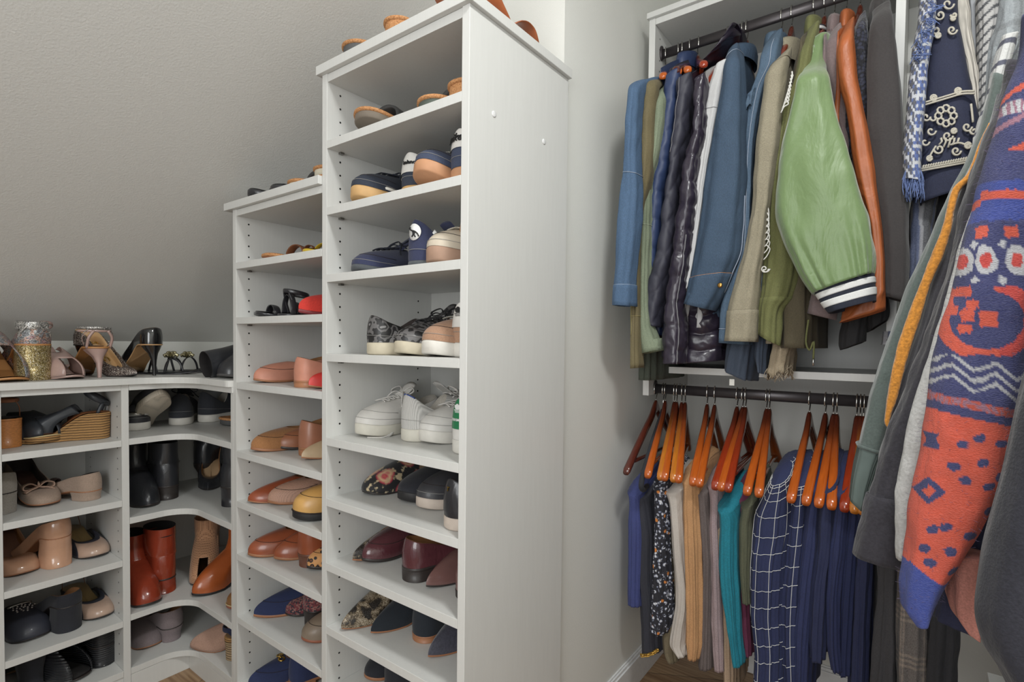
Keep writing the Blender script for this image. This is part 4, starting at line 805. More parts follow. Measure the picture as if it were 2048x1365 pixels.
s = Shoe('espadrille', 'cork heel espadrille with navy strap beside the right panel', 'sandal', zf_(450, 1322, 'C5'), out='heel', ang=84, L=.23, W=.08, H=.06, heel='block', sole=RP, heelmat=rope('cork_rope', (176, 150, 116)), ts=.012, insole=(150, 120, 90), noupper=True); s.strap(.15, .05, suede('strap_navy', (40, 46, 74)), .02); s.ankle(.03, .10, suede('strap_navy', 0), w=.008); s.strap(.04, .05, PKS, .016)
# C2: slip-ons and sneakers, dim
s = sneaker('black and white striped slip-on shoe lying on its side', zf_(282, 862, 'C2'), BLD, WR, 'heel', tongue=False, ang=180, ts=.026, hh=.062, roll=0, W=.10); s.line(4, SILV, 'silver_band', .008, 0, .42)
s = Shoe('slip_on', 'upturned cream ribbed slip-on resting behind the striped shoe', 'shoe', (-1.93, .690, SH['C2']), out='toe', ang=178, L=.25, W=.094, toe='almond', sole=woven('cream_rib', (196, 186, 170)), ts=.02, upper=BLD, xt=.5, tilt=-32); 
DNS = suede('charcoal_suede', (56, 58, 64))
sneaker('dark suede sneaker turned heel out with white sole in the corner', zf_(358, 852, 'C2'), DNS, WR, 'heel', ang=150, ts=.026, hh=.085, lace=cloth('navy_lace', 0), ht=.075)
sneaker('second dark suede sneaker with white sole pointing away', zf_(402, 846, 'C2'), DNS, WR, 'heel', ang=112, ts=.028, hh=.085, lace=cloth('navy_lace', 0), ht=.075)
s = slide('cork sole sandal tucked beside the dark sneakers', zf_(440, 852, 'C2'), BLD, leather('grey_felt', 0), 'toe', ts=.022, ang=84)
s = Shoe('strappy_sandal', 'tan sandal standing on edge against the right panel', 'sandal', zf_(462, 868, 'C2'), out='heel', ang=84, L=.24, W=.08, sole=TANL, ts=.010, insole=leather('light_tan', (196, 150, 96), .5), noupper=True, roll=0); s.strap(.17, .04, leather('light_tan', 0), .012); s.strap(.05, .05, leather('light_tan', 0), .010)
# ---- evening shoes on the counter
MG = multiglit(); GG = glitter('gold_glitter', (150, 128, 76), (220, 204, 150)); SG = glitter('silver_glitter', (150, 148, 146), (230, 228, 224)); RG = leather('rose_metal', (176, 148, 140), .25, .4, bump=.05); CRM = leather('caramel', (186, 132, 80), .45)
s = Shoe('block_heel_sandal', 'multicolour sequin peep toe sandal at the left end of the counter', 'heel shoe', x_front(22, .012, 'K0'), ang=190, out='toe', L=.235, W=.098, H=.092, heel='block', sole=CRM, heelmat=GG, ts=.006, upper=MG, cut=.45, xt=.42, ht=.080, hs=.05, hh=.03, box=.052, opentoe=.96, insole=CRM, toe='soft'); s.ankle(.05, .16, SG, w=.007, ra=.036)
s = Shoe('block_heel_sandal', 'sequin sandal turned heel out on a gold glitter block heel', 'heel shoe', x_front(78, .045, 'K0'), ang=186, out='heel', L=.235, W=.098, H=.096, heel='block', sole=CRM, heelmat=GG, ts=.006, upper=MG, hh=.044, hs=.022, ht=.03, xt=.6, insole=CRM, heelsc=.98, toe='soft', lining=CRM); s.ankle(.042, .152, SG, w=.013, ra=.036, rb=.034, th=.16)
Shoe('wedge_sandal', 'brown wooden soled shoe lying behind the sequin sandals', 'sandal', onX(50, 745, -2.06)*[1, 1, 0]+[0, 0, SH['K0']], ang=150, out='toe', L=.22, W=.08, H=.03, heel='wedge', sole=WDG, ts=.012, upper=leather('wood_tan', (150, 90, 50), .4), cut=.5, xt=.5, ht=.05)
s = pump('rose gold strappy sandal with pleated toe, toe to the front', x_front(148, .03, 'K0'), RG, RG, ang=192, name='strappy_heel', toe='round', H=.085, heel='stiletto', xt=.56, ht=.052, cut=.55, hh=.02, box=.036, opentoe=.965, insole=RG, W=.086, ts=.006, heelmat=RG)
s.ankle(.045, .152, RG, ra=.042, rb=.032, w=.005, tl=-.012, name='ankle_strap'); tube('heel_strap', cat([(.02, .028, .09), (.008, .022, .13), (.002, 0, .155), (.008, -.022, .13), (.02, -.028, .09)], 20), .006, RG, s.t, 8, wdir=(0, 0, 1), flat=.25, off=s.off)
tube('loose_strap', cat([(.05, -.026, .13), (.10, -.036, .10), (.16, -.044, .045), (.20, -.062, .004)], 24), .0035, RG, s.t, 6, wdir=(1, 0, 0), flat=.4, off=s.off)
s = pump('rose gold sandal turned heel out on a flared stiletto heel', x_front(204, .055, 'K0'), RG, CRM, out='heel', ang=186, name='strappy_heel', toe='round', H=.088, heel='stiletto', noupper=True, W=.084, insole=RG, heelmat=RG, ts=.006); s.strap(.165, .032, RG, .014); s.ankle(.045, .150, SG, ra=.04, rb=.042, w=.004, tl=0); s.ankle(.045, .141, RG, ra=.04, rb=.042, w=.003)
tube('heel_strap', cat([(.02, .030, .09), (.006, .030, .12), (.002, .018, .142)], 12), .004, RG, s.t, 6, off=s.off); tube('heel_strap', cat([(.02, -.030, .09), (.006, -.030, .12), (.002, -.018, .142)], 12), .004, RG, s.t, 6, off=s.off)
GL2 = glitter('pewter_glitter', (92, 80, 76), (150, 134, 124)); NI = leather('nude_insole', (206, 168, 122), .5)
s = pump('pewter glitter pointed pump showing the lettering on its insole', x_front(272, .035, 'K0'), GL2, BSOLE, ang=202, name='pointed_pump', toe='point', H=.095, heel='stiletto', xt=.68, ht=.022, hs=.028, hh=.05, box=.022, insole=NI, lining=NI, W=.080, heelmat=PAT)
Mx = Matrix.Rotation(math.radians(33), 3, 'Y') @ Matrix(((0, 1, 0), (-1, 0, 0), (0, 0, 1))); Mx = Matrix.Rotation(math.radians(46), 3, 'Y')
text('insole_lettering', 'SOM C', .028, Mx, GOLD, s.t, (.092+s.off[0], 0, float(s.insz(.092))+.007), 0, 1, ext=.0012)
s = pump('black patent pointed pump turned heel out on a stiletto heel', x_front(314, .06, 'K0'), PAT, leather('nude_sole', (196, 154, 108), .5), out='heel', ang=188, name='pointed_pump', toe='point', H=.098, heel='stiletto', hh=.054, hs=.03, xt=.66, W=.082, heelmat=PAT, lining=NI, th=.2)
s = Shoe('flower_sandal', 'black thin strap flat sandal with a gold flower, left of the pair', 'sandal', x_front(395, .07, 'K0'), ang=222, out='toe', L=.235, W=.078, toe='almond', sole=BLK, ts=.005, insole=BLK, noupper=True)
def flower(s, x, z, y=0, m=None, sc=1.0):
    ps = []
    for k in range(7):
        a = k*2*math.pi/7; ps.append(cat([(x, y, z), (x+.010*sc*math.cos(a), y+.010*sc*math.sin(a), z+.007*sc), (x+.019*sc*math.cos(a+.2), y+.019*sc*math.sin(a+.2), z+.002*sc)], 8))
    for k in range(5):
        a = k*2*math.pi/5+.3; ps.append(cat([(x, y, z+.003), (x+.006*sc*math.cos(a), y+.006*sc*math.sin(a), z+.012*sc), (x+.011*sc*math.cos(a), y+.011*sc*math.sin(a), z+.010*sc)], 8))
    return multi('gold_flower', ps, .0055*sc, m, s.t, 6, wdir=(0, 0, 1), flat=.5, off=s.off)
GFL = leather('pale_gold', (166, 158, 126), .25, .3); GFL.node_tree.nodes['Principled BSDF'].inputs['Metallic'].default_value = .8
for sh_, xx in ((s, .155),):
    sh_.strap(.165, .052, BLK, .004, x2=.145); sh_.strap(.06, .056, BLK, .004, x2=.12); tube('strap', cat([(.19, 0, .006), (.175, 0, .04), (.150, 0, .055)], 12), .0032, BLK, sh_.t, 6, off=sh_.off); flower(sh_, .150, .058, 0, GFL, 1.15)
s = Shoe('flower_sandal', 'black thin strap flat sandal with a gold flower, behind and right', 'sandal', x_front(424, .14, 'K0'), ang=222, out='toe', L=.235, W=.078, toe='almond', sole=BLK, ts=.005, insole=BLK, noupper=True)
s.strap(.165, .050, BLK, .004, x2=.145); s.strap(.06, .054, BLK, .004, x2=.12); flower(s, .150, .056, 0, GFL, 1.1)
boot('worn black leather ankle boot on the counter beside the low tower', tw_front(437, .01, 'K0'), BOOTB, out='toe', ang=104, h=.125, H=.015, toe='soft', heel='low', ts=.008, sm=leather('grey_sole', (74, 72, 72), .7), W=.092, box=.04)
s = boot('black leather boot lying over with its shaft opening to the front', (-1.775, .985, SH['K0']+.03), BOOTB, out='heel', ang=92, L=.20, h=.20, H=.015, heel='low', shaft=(.20, .044, .040, .24, 0), tilt=-100)
# ---------------------------------------------------------------- hangers
HW_O = None
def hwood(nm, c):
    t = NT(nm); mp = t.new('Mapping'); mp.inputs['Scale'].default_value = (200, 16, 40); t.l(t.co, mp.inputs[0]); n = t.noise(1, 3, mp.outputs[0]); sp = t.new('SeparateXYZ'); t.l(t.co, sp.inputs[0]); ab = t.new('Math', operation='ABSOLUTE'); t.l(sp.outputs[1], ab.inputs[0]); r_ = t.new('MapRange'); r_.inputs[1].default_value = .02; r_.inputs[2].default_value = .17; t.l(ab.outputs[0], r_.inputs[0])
    base = t.mix(r_.outputs[0], (88, 36, 20), c); return t.fin(t.mix(n, t.mix(1., base, (205, 205, 205), 'MULTIPLY'), base), .2, coat=.6)  # dark glossy reflection near the neck painted into the wood colour
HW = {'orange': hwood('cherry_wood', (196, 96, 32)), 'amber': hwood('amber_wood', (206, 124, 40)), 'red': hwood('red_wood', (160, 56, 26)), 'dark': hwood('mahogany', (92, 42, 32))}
CHROME = plain('chrome', (206, 204, 200), .16, 1)
def hook_path():
    p = [(0, .0, -.006)]; r = .019
    pts = [(0, r*math.sin(a)*1.0, r*math.cos(a)-r+.0) for a in np.linspace(-2.2, 2.05, 20)]
    return [(0, y, z+.0155) for _, y, z in pts[::1]]+[(0, .006, -.030), (0, 0, -.040), (0, 0, -.062)]
HK = cat([(0, -.013, -.016), (0, -.0155, -.004), (0, -.012, .010), (0, 0, .0172), (0, .0125, .010), (0, .0155, -.004), (0, .010, -.020), (0, .001, -.034), (0, 0, -.048), (0, 0, -.064)], 40)
def hanger_mesh(drop=.150, half=.222):
    rows = []
    for q in np.linspace(-1, 1, 61):
        s = abs(q); y = q*half; z = -.068-drop*(s**1.12)+.012*math.exp(-(s/.12)**2); rows.append((y, z, s))
    P = []
    for y, z, s in rows:
        hh = .030*(1-.35*s)+.012*math.exp(-(s/.12)**2); tw = .0068+.0040*s; e = 1 if s < .985 else .8
        P.append([(e*tw*math.copysign(abs(math.cos(a))**.75, math.cos(a)), y, z+e*hh*.5*math.copysign(abs(math.sin(a))**.8, math.sin(a))) for a in np.linspace(0, 2*math.pi, 16, False)])
    return P
HP = {0: hanger_mesh(), 1: hanger_mesh(.105), 2: hanger_mesh(.12, .150)}; HPROTO = {}
def hanger(label, hx, tx, ty, wd='orange', z=RZL, group=None, bar=True, cat_='hanger', back=False):
    """hx: where the hook crosses the rod, tx/ty: where the front tip is"""
    h = onY(hx, 780 if z < 1.2 else 60, RY); t = onY(tx, ty, RY-.215)
    rz = math.atan2(t[0]-h[0], .215); rz = max(-.42, min(.42, rz)) if tx < 1420 or z < 1.2 else 0
    root = thing('wooden_hanger', label, cat_, (h[0], RY, z+.0004), group, rotz=rz if abs(rz) > 1e-4 else 1e-4)
    up_ = int(z > 1.2)+int(z > 1.2 and tx > 1420); wk = (wd, up_)
    if wk not in HPROTO:
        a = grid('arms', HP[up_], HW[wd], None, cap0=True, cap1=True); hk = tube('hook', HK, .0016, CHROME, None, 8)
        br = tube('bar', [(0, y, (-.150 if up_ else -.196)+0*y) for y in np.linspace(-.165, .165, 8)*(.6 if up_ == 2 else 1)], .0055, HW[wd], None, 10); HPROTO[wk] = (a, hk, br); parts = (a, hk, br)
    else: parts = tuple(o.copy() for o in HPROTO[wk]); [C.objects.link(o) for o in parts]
    for o in parts: o.parent = root
    return root, h
LOW = [  # hook px, tip px, tip py, wood, label
 (1312, 1254, 940, 'dark', 'dark mahogany hanger, first on the lower rod by the wall'),
 (1331, 1296, 943, 'orange', 'orange wooden hanger just right of the black tube hanger'),
 (1349, 1321, 958, 'amber', 'amber hanger over the floral blouse'), (1354, 1329, 959, 'orange', 'orange hanger close behind the amber one over the floral blouse'),
 (1364, 1347, 965, 'amber', 'bright amber hanger, left of the pair over the white blouse'), (1371, 1357, 966, 'orange', 'orange hanger, right of the pair over the white blouse'),
 (1415, 1386, 970, 'orange', 'orange hanger over the camel blouse'), (1430, 1399, 974, 'orange', 'red-brown hanger over the grey brown blouse'),
 (1475, 1431, 979, 'red', 'deep red hanger left of the teal top'), (1486, 1443, 980, 'orange', 'orange hanger in the middle above the teal top'), (1492, 1457, 981, 'red', 'red-orange hanger right above the teal top'),
 (1534, 1495, 979, 'orange', 'orange hanger over the olive blouse'), (1540, 1518, 980, 'orange', 'orange hanger left of the windowpane shirt'),
 (1620, 1583, 986, 'orange', 'orange hanger over the second windowpane shirt'), (1652, 1613, 996, 'orange', 'orange hanger over the first plain navy shirt'),
 (1668, 1638, 1008, 'orange', 'orange hanger, left of the close pair over the navy shirts'), (1675, 1663, 1018, 'orange', 'orange hanger, right of the close pair over the navy shirts'),
 (1715, 1689, 1028, 'red', 'dark red hanger tip left of the green sweatshirt cuff'), (1722, 1709, 1030, 'amber', 'amber hanger peeking out under the sweatshirt cuff'), (1729, 1726, 1031, 'amber', 'last amber hanger tip under the green sweatshirt cuff')]
for hx, tx, ty, wd, lb in LOW: hanger(lb, hx, tx, ty, wd, group='wooden hangers on the lower rod')
# black tube hanger with charcoal blouse
h = onY(1327, 780, RY); root = thing('tube_hanger', 'black padded hanger with a steel hook next to the mahogany one', 'hanger', (h[0], RY, RZL+.0004), rotz=.12)
multi('arms', [cat([(0, s*.0, -.066), (0, s*.05, -.10), (0, s*.14, -.165), (0, s*.215, -.235), (0, s*.205, -.262), (0, s*.16, -.262)], 24) for s in (1, -1)], .0075, cloth('padded_black', (40, 42, 48)), root, 8); tube('hook', HK, .0016, CHROME, root, 8)
UP = [(1332, 1326, 150, 'orange', 'orange hanger end poking through the olive vest'), (1357, 1356, 150, 'orange', 'orange hanger end on the navy puffer vest'), (1364, 1378, 148, 'orange', 'orange hanger end on the quilted black jacket'),
 (1381, 1352, 130, 'dark', 'dark hanger mostly hidden inside the jackets by the wall'), (1397, 1408, 145, 'red', 'red-brown hanger end on the shiny black puffer'), (1457, 1448, 140, 'red', 'red-brown hanger top behind the puffer hood'), (1473, 1468, 140, 'red', 'red-brown hanger top over the white jacket'),
 (1486, 1490, 140, 'red', 'red-brown hanger top over the dark denim jacket'), (1494, 1510, 140, 'dark', 'dark hanger top behind the denim collar'), (1563, 1560, 140, 'dark', 'dark hanger inside the light denim shirt'), (1583, 1580, 140, 'red', 'red hanger neck above the khaki collar'),
 (1627, 1622, 130, 'red', 'hanger whose chrome hook rises from the olive embroidered jacket'), (1648, 1640, 130, 'red', 'hanger whose chrome hook rises from the green bomber'), (1668, 1664, 130, 'red', 'hanger whose chrome hook rises from the mauve suede jacket'), (1692, 1690, 130, 'dark', 'hanger whose chrome hook rises from the rust leather jacket'), (1719, 1716, 130, 'dark', 'hanger whose chrome hook rises from the navy lace jacket'), (1761, 1760, 130, 'dark', 'hanger whose chrome hook rises from the charcoal jacket')]
for hx, tx, ty, wd, lb in UP: hanger(lb, hx, tx, ty, wd, z=RZU, group='wooden hangers on the upper rod')

# ---------------------------------------------------------------- garments
def g_rows(rows, Yf, D, comp, n):
    """rows of (xl, yl, xr, yr) along the garment; returns left and right points on its front plane"""
    L = []; R = []
    for r in rows:
        xl, yl, xr, yr = r[:4]; Y = r[4] if len(r) > 4 else Yf
        l = onY(xl, yl, Y); q = onY(xr, yr, Y+(comp*D if l[0] < 0 else 0))
        if l[0] >= 0 and comp: l = onY(xl, yl, Y+comp*D)
        l[1] = Y; q[1] = Y
        if q[0]-l[0] < .006: q[0] = l[0]+.006
        L.append(l); R.append(q)
    L = np.array(L); R = np.array(R); s = np.concatenate([[0], np.cumsum(np.linalg.norm(np.diff((L+R)/2, axis=0), axis=1))]); t = np.linspace(0, s[-1], n)
    return pch(s, L, t), pch(s, R, t), t
def garment(name, rows, mat, parent, Yf=1.36, D=.08, n=70, m=72, skew=0., folds=(5, .0035), wr=(14, .004), comp=.6, seed=0, colf=None, inner=.03, quilt=None, hem=None, capt=True, box=.75, flare=0, off_in=None, edge=0, gather=None, grow=0, shoulder=0):
    foldify(mat); rows = [(r[0]-grow, r[1], r[2]+grow)+tuple(r[3:]) for r in rows]
    L, R, t = g_rows(rows, Yf, D, comp, n); th = np.linspace(0, 2*math.pi, m, False)+math.pi*1.0
    P = np.zeros((n, m, 3)); U = np.zeros((n, m, 2)); N = np.zeros((n, m, 3))
    cs, sn = np.cos(th), np.sin(th); ex = np.sign(cs)*abs(cs)**box; ey = np.sign(sn)*abs(sn)**box
    rng = random.Random(seed*77+13); ph = [rng.uniform(0, 6.28) for _ in range(6)]; kf, am = folds
    T = t[-1]
    for i in range(n):
        c = (L[i]+R[i])/2; a = (R[i]-L[i])/2; q = t[i]/T; dd = D*(1+flare*q)
        wgt = smooth(q*1.6)*.8+.2; taper = min(1, .35+q*9) if capt else 1
        x = c[None]+a[None]*ex[:, None]+np.array([0, .5, 0])[None]*dd*(1+ey[:, None])*taper
        x[:, 0] += skew*(x[:, 1]-c[1]); nn = a[None]*cs[:, None]/(np.linalg.norm(a)**2+1e-6)+np.array([0, 1., 0])[None]*sn[:, None]/(dd*.5); nn /= np.linalg.norm(nn, axis=1)[:, None]
        f = am*wgt*(np.sin(kf*th+ph[0]+.9*math.sin(q*3+ph[1]))*.6+np.sin((kf*2+1)*th+ph[2]+1.3*q*2)*.4)
        if gather: f = f+gather[1]*smooth((q-gather[2])/(1-gather[2]))*np.sin(gather[0]*th+ph[4])*(.6+.4*np.sin(5*th))
        P[i] = x+nn*f[:, None]; N[i] = nn; U[i, :, 0] = (ex+1)/2; U[i, :, 1] = t[i]
    if shoulder:
        for i in range(n):
            k = max(0, 1-(i/(n-1))/.30); P[i, :, 2] += k*shoulder*np.clip(np.where(P[i, :, 1] < RY, P[i, :, 1]-Yf, 2*RY-P[i, :, 1]-Yf), 0, 1)
    if wr[1]:
        for i in range(n):
            for j in range(m):
                p = P[i, j]; v = mn.noise(Vector((p[0]*wr[0]+seed*3.1, p[1]*wr[0]*.8, p[2]*wr[0]*.55)))+.5*mn.noise(Vector((p[0]*wr[0]*2.7, p[1]*wr[0]*2.2+seed, p[2]*wr[0]*2.1))); P[i, j] += N[i, j]*v*wr[1]
    if quilt:   # horizontal channels
        per, amp, dia = quilt
        for i in range(n):
            for j in range(m):
                u = U[i, j, 0]*np.linalg.norm(R[i]-L[i]); 
                if dia: v = max(0, abs(math.sin(math.pi*(t[i]+P[i, j, 0]+P[i, j, 1])/per))*abs(math.sin(math.pi*(t[i]-P[i, j, 0]-P[i, j, 1])/per)))**.6
                else: v = abs(math.sin(math.pi*(t[i]+.006*math.sin(P[i, j, 0]*60))/per))**.5
                P[i, j] += N[i, j]*amp*v
    if edge:   # ragged lower edge
        for j in range(m): P[-1, j, 2] -= edge*abs(mn.noise(Vector((j*.9, seed, 0)))); P[-2, j, 2] -= edge*.3*abs(mn.noise(Vector((j*.9, seed, 0))))
    col = None
    if colf: col = np.array([[colf(U[i, j, 0], U[i, j, 1], P[i, j], j/m) for j in range(m)] for i in range(n)]).reshape(-1, 3)
    # turned-in lower edge
    last = P[-1]; cen = last.mean(0); ins = []
    for k, (e, up) in enumerate(((.93, -.0), (.90, inner*.4), (.86, inner))): v = cen+(last-cen)*e; v[:, 2] = last[:, 2]+up; ins.append(v)
    Q = np.concatenate([P, np.array(ins)]); 
    if col is not None: col = np.concatenate([col, np.tile(col[-m:], (3, 1))])
    o = grid(name, Q, mat, parent, cap0=True, cap1=True, col=col)
    o['_'] = 0; del o['_']
    return o, P
def band(name, P, r0, r1, mat, parent, out=.0015, frac=True, t0=0, t1=1, thick=True):
    """a band lying on rows r0..r1 of a garment surface (cuffs, hems, plackets)"""
    n, m = P.shape[:2]; a, b = (int(r0*(n-1)), int(r1*(n-1))) if frac else (r0, r1); c = P[a:b+1].mean(1)[:, None]; S = P[a:b+1]; d = S-c; d[..., 2] = 0; d /= np.linalg.norm(d, axis=2)[..., None]+1e-9
    S = S+d*out; low = P[b]+d[-1]*(out*.2); up = P[a]+d[0]*(out*.2); up[:, 2] += .0006; low[:, 2] -= .0006
    return grid(name, np.concatenate([up[None], S, low[None]]), mat, parent)
def seam(name, P, j, r0, r1, mat, parent, rad=.0008, out=.001):
    n, m = P.shape[:2]; a, b = int(r0*(n-1)), int(r1*(n-1)); c = P[a:b+1].mean(1); s = P[a:b+1, int(j*m) % m]; d = s-c; d[:, 2] = 0; d /= np.linalg.norm(d, axis=1)[:, None]+1e-9
    return tube(name, s+d*out, rad, mat, parent, 5)
def ring(name, P, r, mat, parent, rad=.0008, out=.0008):
    i = int(r*(len(P)-1)); c = P[i].mean(0); s = P[i]; d = s-c; d[:, 2] = 0; d /= np.linalg.norm(d, axis=1)[:, None]+1e-9; return tube(name, s+d*out, rad, mat, parent, 5, closed=True)
def body(parent, hx, hy, mat, zb, Yf=1.40, D=.36, wt=.030, wb=.06, name='body', cx=None, seed=0, folds=(7, .004), skew=0, top=0, colf=None, n=50, m=64):
    """the part of a garment hanging behind its front sleeve: neck at the hanger, shoulders falling to both sides"""
    if name != 'body_lower' and wb < .08: wt, wb = min(wt, .022), min(wb, .026)
    foldify(mat); h = onY(hx, hy, RY); X0 = h[0]; zt = h[2]; P = []; th = np.linspace(0, 2*math.pi, m, False); rng = random.Random(seed+5); ph = rng.uniform(0, 6.28)
    Yc = Yf+D/2
    for q in np.linspace(0, 1, n):
        row = []
        for a in th:
            yy = -math.cos(a); y = Yc+D/2*math.copysign(abs(yy)**.6, yy)*1.0; sh_ = zt-.010-.115*(abs(y-RY)/.2)**1.15
            z = sh_+(zb-sh_)*q; w_ = (.006+(wt-.006)*min(1, q*10))*(1-q)+wb*q; sx = math.sin(a); k = smooth(q*2)
            x = X0+skew*(y-RY)+w_*.5*math.copysign(abs(sx)**.7, sx)+k*folds[1]*math.sin(folds[0]*2*a+ph+q)
            row.append((x, y, z))
        P.append(row)
    P = np.array(P); 
    for i in range(n):
        for j in range(m): p = P[i, j]; P[i, j, 0] += .004*mn.noise(Vector((p[0]*10+seed, p[1]*14, p[2]*9)))
    col = None
    if colf: col = np.array([[colf(j/m, (zt-P[i, j, 2]), P[i, j], j/m) for j in range(m)] for i in range(n)]).reshape(-1, 3)
    return grid(name, P, mat, parent, cap0=True, cap1=True, col=col), P
def collar(parent, xl, yl, xr, yr, mat, h=.045, D=.10, name='collar', Yc=None, open_=.75):
    """a standing or folded collar round the hanger neck"""
    Yc = Yc or RY; l = onY(xl, yl, Yc); r = onY(xr, yr, Yc); c = (l+r)/2; hw_ = max(.012, (r[0]-l[0])/2); P = []
    for q, e, dz in ((0, 1.0, -h), (.35, 1.04, -h*.5), (.75, .96, -.008), (1, .88, 0), (1.05, .80, -.003), (1.1, .74, -.02), (1.2, .70, -h*.9)):
        P.append([(c[0]+hw_*e*math.cos(a), Yc-.0+D/2*e*math.sin(a), c[2]+dz+(.018 if dz > -h*.6 else .006)*(math.sin(a))*1.0) for a in np.linspace(0, 2*math.pi, 30, False)])
    return grid(name, P, mat, parent)
def jk(name, label, cat_, hx, group='jackets on the upper rod', z=None):
    h = onY(hx, 60, RY); return thing(name, label, cat_, (h[0], RY, z or RZU-.07), group)
T_ORG = plain('orange_thread', (186, 128, 70), .8); T_LT = plain('light_thread', (150, 160, 176), .8)
DN1 = denim('denim_mid', (66, 88, 114)); DN2 = denim('denim_dark', (54, 71, 90)); DN3 = denim('denim_light', (70, 88, 106)); CHB = cloth('chambray', (70, 80, 96))
OLV = cloth('olive_twill', (110, 100, 72)); SAGE = cloth('sage_jersey', (126, 136, 114)); KHK = cloth('khaki_twill', (146, 138, 118)); OL2 = cloth('olive_jacket_twill', (106, 108, 66)); BRN = cloth('brown_twill', (84, 76, 58))
def nylon(nm, c, r=.3): t = NT(nm); g = t.noise(46, 3); t.bump(g, .35, .003); t.m['fold'] = 1; return t.fin(c, r+.08)
NVP = nylon('navy_nylon', (44, 58, 92), .42); CHQ = nylon('charcoal_nylon', (50, 50, 62), .5); BKP = nylon('black_nylon', (46, 40, 52), .2); WHT = cloth('white_cotton', (206, 206, 206), 600, .06)
g = jk('denim_vest', 'mid blue denim vest hanging against the left wall', 'vest', 1330)
o, P = garment('body', [(1282, 160, 1322, 158, 1.40), (1250, 192, 1278, 190), (1248, 240, 1274, 240), (1246, 300, 1272, 300), (1241, 340, 1275, 345), (1235, 390, 1277, 392), (1231, 450, 1274, 450), (1227, 520, 1268, 520), (1221, 580, 1263, 580), (1219, 610, 1262, 612)], DN1, g, 1.24, .07, seed=1, comp=.3, folds=(3, .003))
band('waistband', P, .93, 1.0, DN1, g); ring('seam', P, .54, T_LT, g); ring('seam', P, .93, T_LT, g); seam('edge_seam', P, .03, .05, .5, T_LT, g)
g = jk('olive_vest', 'long olive vest second from the left wall', 'vest', 1332)
o, P = garment('body', [(1292, 164, 1328, 160, 1.42), (1268, 183, 1312, 180), (1272, 230, 1306, 230), (1274, 290, 1304, 290), (1272, 350, 1298, 350), (1268, 437, 1283, 437), (1260, 533, 1279, 533), (1257, 630, 1279, 630), (1256, 680, 1279, 680), (1255, 738, 1280, 736)], OLV, g, 1.30, .06, seed=2, comp=.3, folds=(3, .002), wr=(10, .003)); ring('seam', P, .85, plain('olive_thread', (150, 140, 96), .8), g); seam('edge_seam', P, .2, .02, .9, plain('olive_thread', 0), g)
g = jk('sage_vest', 'pale sage green vest behind the olive one', 'vest', 1345)
o, P = garment('body', [(1312, 172, 1345, 168, 1.42), (1300, 216, 1330, 214), (1298, 290, 1322, 290), (1279, 372, 1303, 372), (1279, 469, 1300, 469), (1277, 560, 1298, 560), (1275, 650, 1302, 650), (1278, 708, 1322, 700)], SAGE, g, 1.33, .06, seed=3, comp=.3, folds=(3, .003)); ring('seam', P, .57, plain('sage_thread', (170, 180, 156), .8), g); seam('edge_seam', P, .15, .05, .95, plain('sage_thread', 0), g)
body(g, 1345, 150, cloth('dark_green_lining', (72, 78, 68)), .995, Yf=1.40, D=.30, seed=3, name='body_lower', wb=.05)
g = jk('puffer_vest', 'navy nylon puffer vest with a stand collar', 'vest', 1364)
o, P = garment('body', [(1330, 150, 1368, 146), (1320, 237, 1356, 237), (1306, 316, 1346, 316), (1297, 372, 1332, 372), (1296, 437, 1326, 437), (1293, 501, 1320, 501), (1290, 560, 1314, 560), (1284, 640, 1312, 642)], NVP, g, 1.36, .07, seed=4, n=130, folds=(2, .001), quilt=(.075, .004, 0), wr=(26, .004)); collar(g, 1358, 108, 1392, 106, NVP, .05, .12); body(g, 1370, 110, NVP, 1.12, seed=4, wt=.04)
g = jk('quilted_jacket', 'charcoal diamond quilted jacket', 'jacket', 1378)
o, P = garment('sleeve', [(1352, 160, 1392, 156), (1346, 230, 1382, 230), (1338, 290, 1374, 290), (1333, 345, 1362, 345), (1318, 437, 1356, 437), (1310, 501, 1350, 501), (1291, 566, 1336, 566), (1286, 620, 1326, 622), (1288, 648, 1322, 655)], CHQ, g, 1.345, .075, seed=5, n=140, folds=(2, .001), quilt=(.075, .0045, 1), wr=(20, .004)); body(g, 1385, 112, CHQ, 1.06, seed=5, wt=.05, wb=.05)
seam('zip', P, .22, 0, .30, plain('zip_grey', (110, 108, 112), .4, .5), g, .0012)
g = jk('hooded_puffer', 'glossy black hooded puffer vest with a front zip', 'jacket', 1412)
o, P = garment('front_panel', [(1388, 158, 1416, 156), (1383, 264, 1410, 264), (1368, 310, 1402, 310), (1358, 372, 1394, 372), (1351, 437, 1388, 437), (1345, 501, 1381, 501), (1337, 549, 1374, 549), (1330, 614, 1366, 614), (1325, 662, 1372, 662), (1323, 728, 1366, 728)], BKP, g, 1.33, .06, seed=6, n=150, folds=(2, .001), quilt=(.062, .005, 0), wr=(34, .005))
seam('zip', P, .36, .55, 1, plain('zip_grey', (110, 108, 112), .4, .5), g, .0022); seam('stitching', P, .30, .05, 1, plain('silver_thread', (110, 106, 116), .4), g, .0006)
o, P = garment('body', [(1360, 600, 1440, 596), (1345, 640, 1448, 636), (1340, 690, 1448, 690), (1345, 729, 1444, 722)], BKP, g, 1.41, .12, seed=16, folds=(3, .002), quilt=(.045, .009, 0), wr=(36, .005), n=70)
hd = []; c0 = onY(1445, 95, 1.50)
for q in np.linspace(0, 1, 22):
    hd.append([(c0[0]-.045+.085*q+(.010+.030*math.sin(math.pi*min(1, q*1.1)))*math.cos(a)*1.0, 1.51+.075*math.sin(a), c0[2]-.055+.080*q**.8+(.008+.026*math.sin(math.pi*min(1, q)))*math.sin(a+.9)+.006*mn.noise(Vector((q*6, a*2, 1)))) for a in np.linspace(0, 2*math.pi, 30, False)])
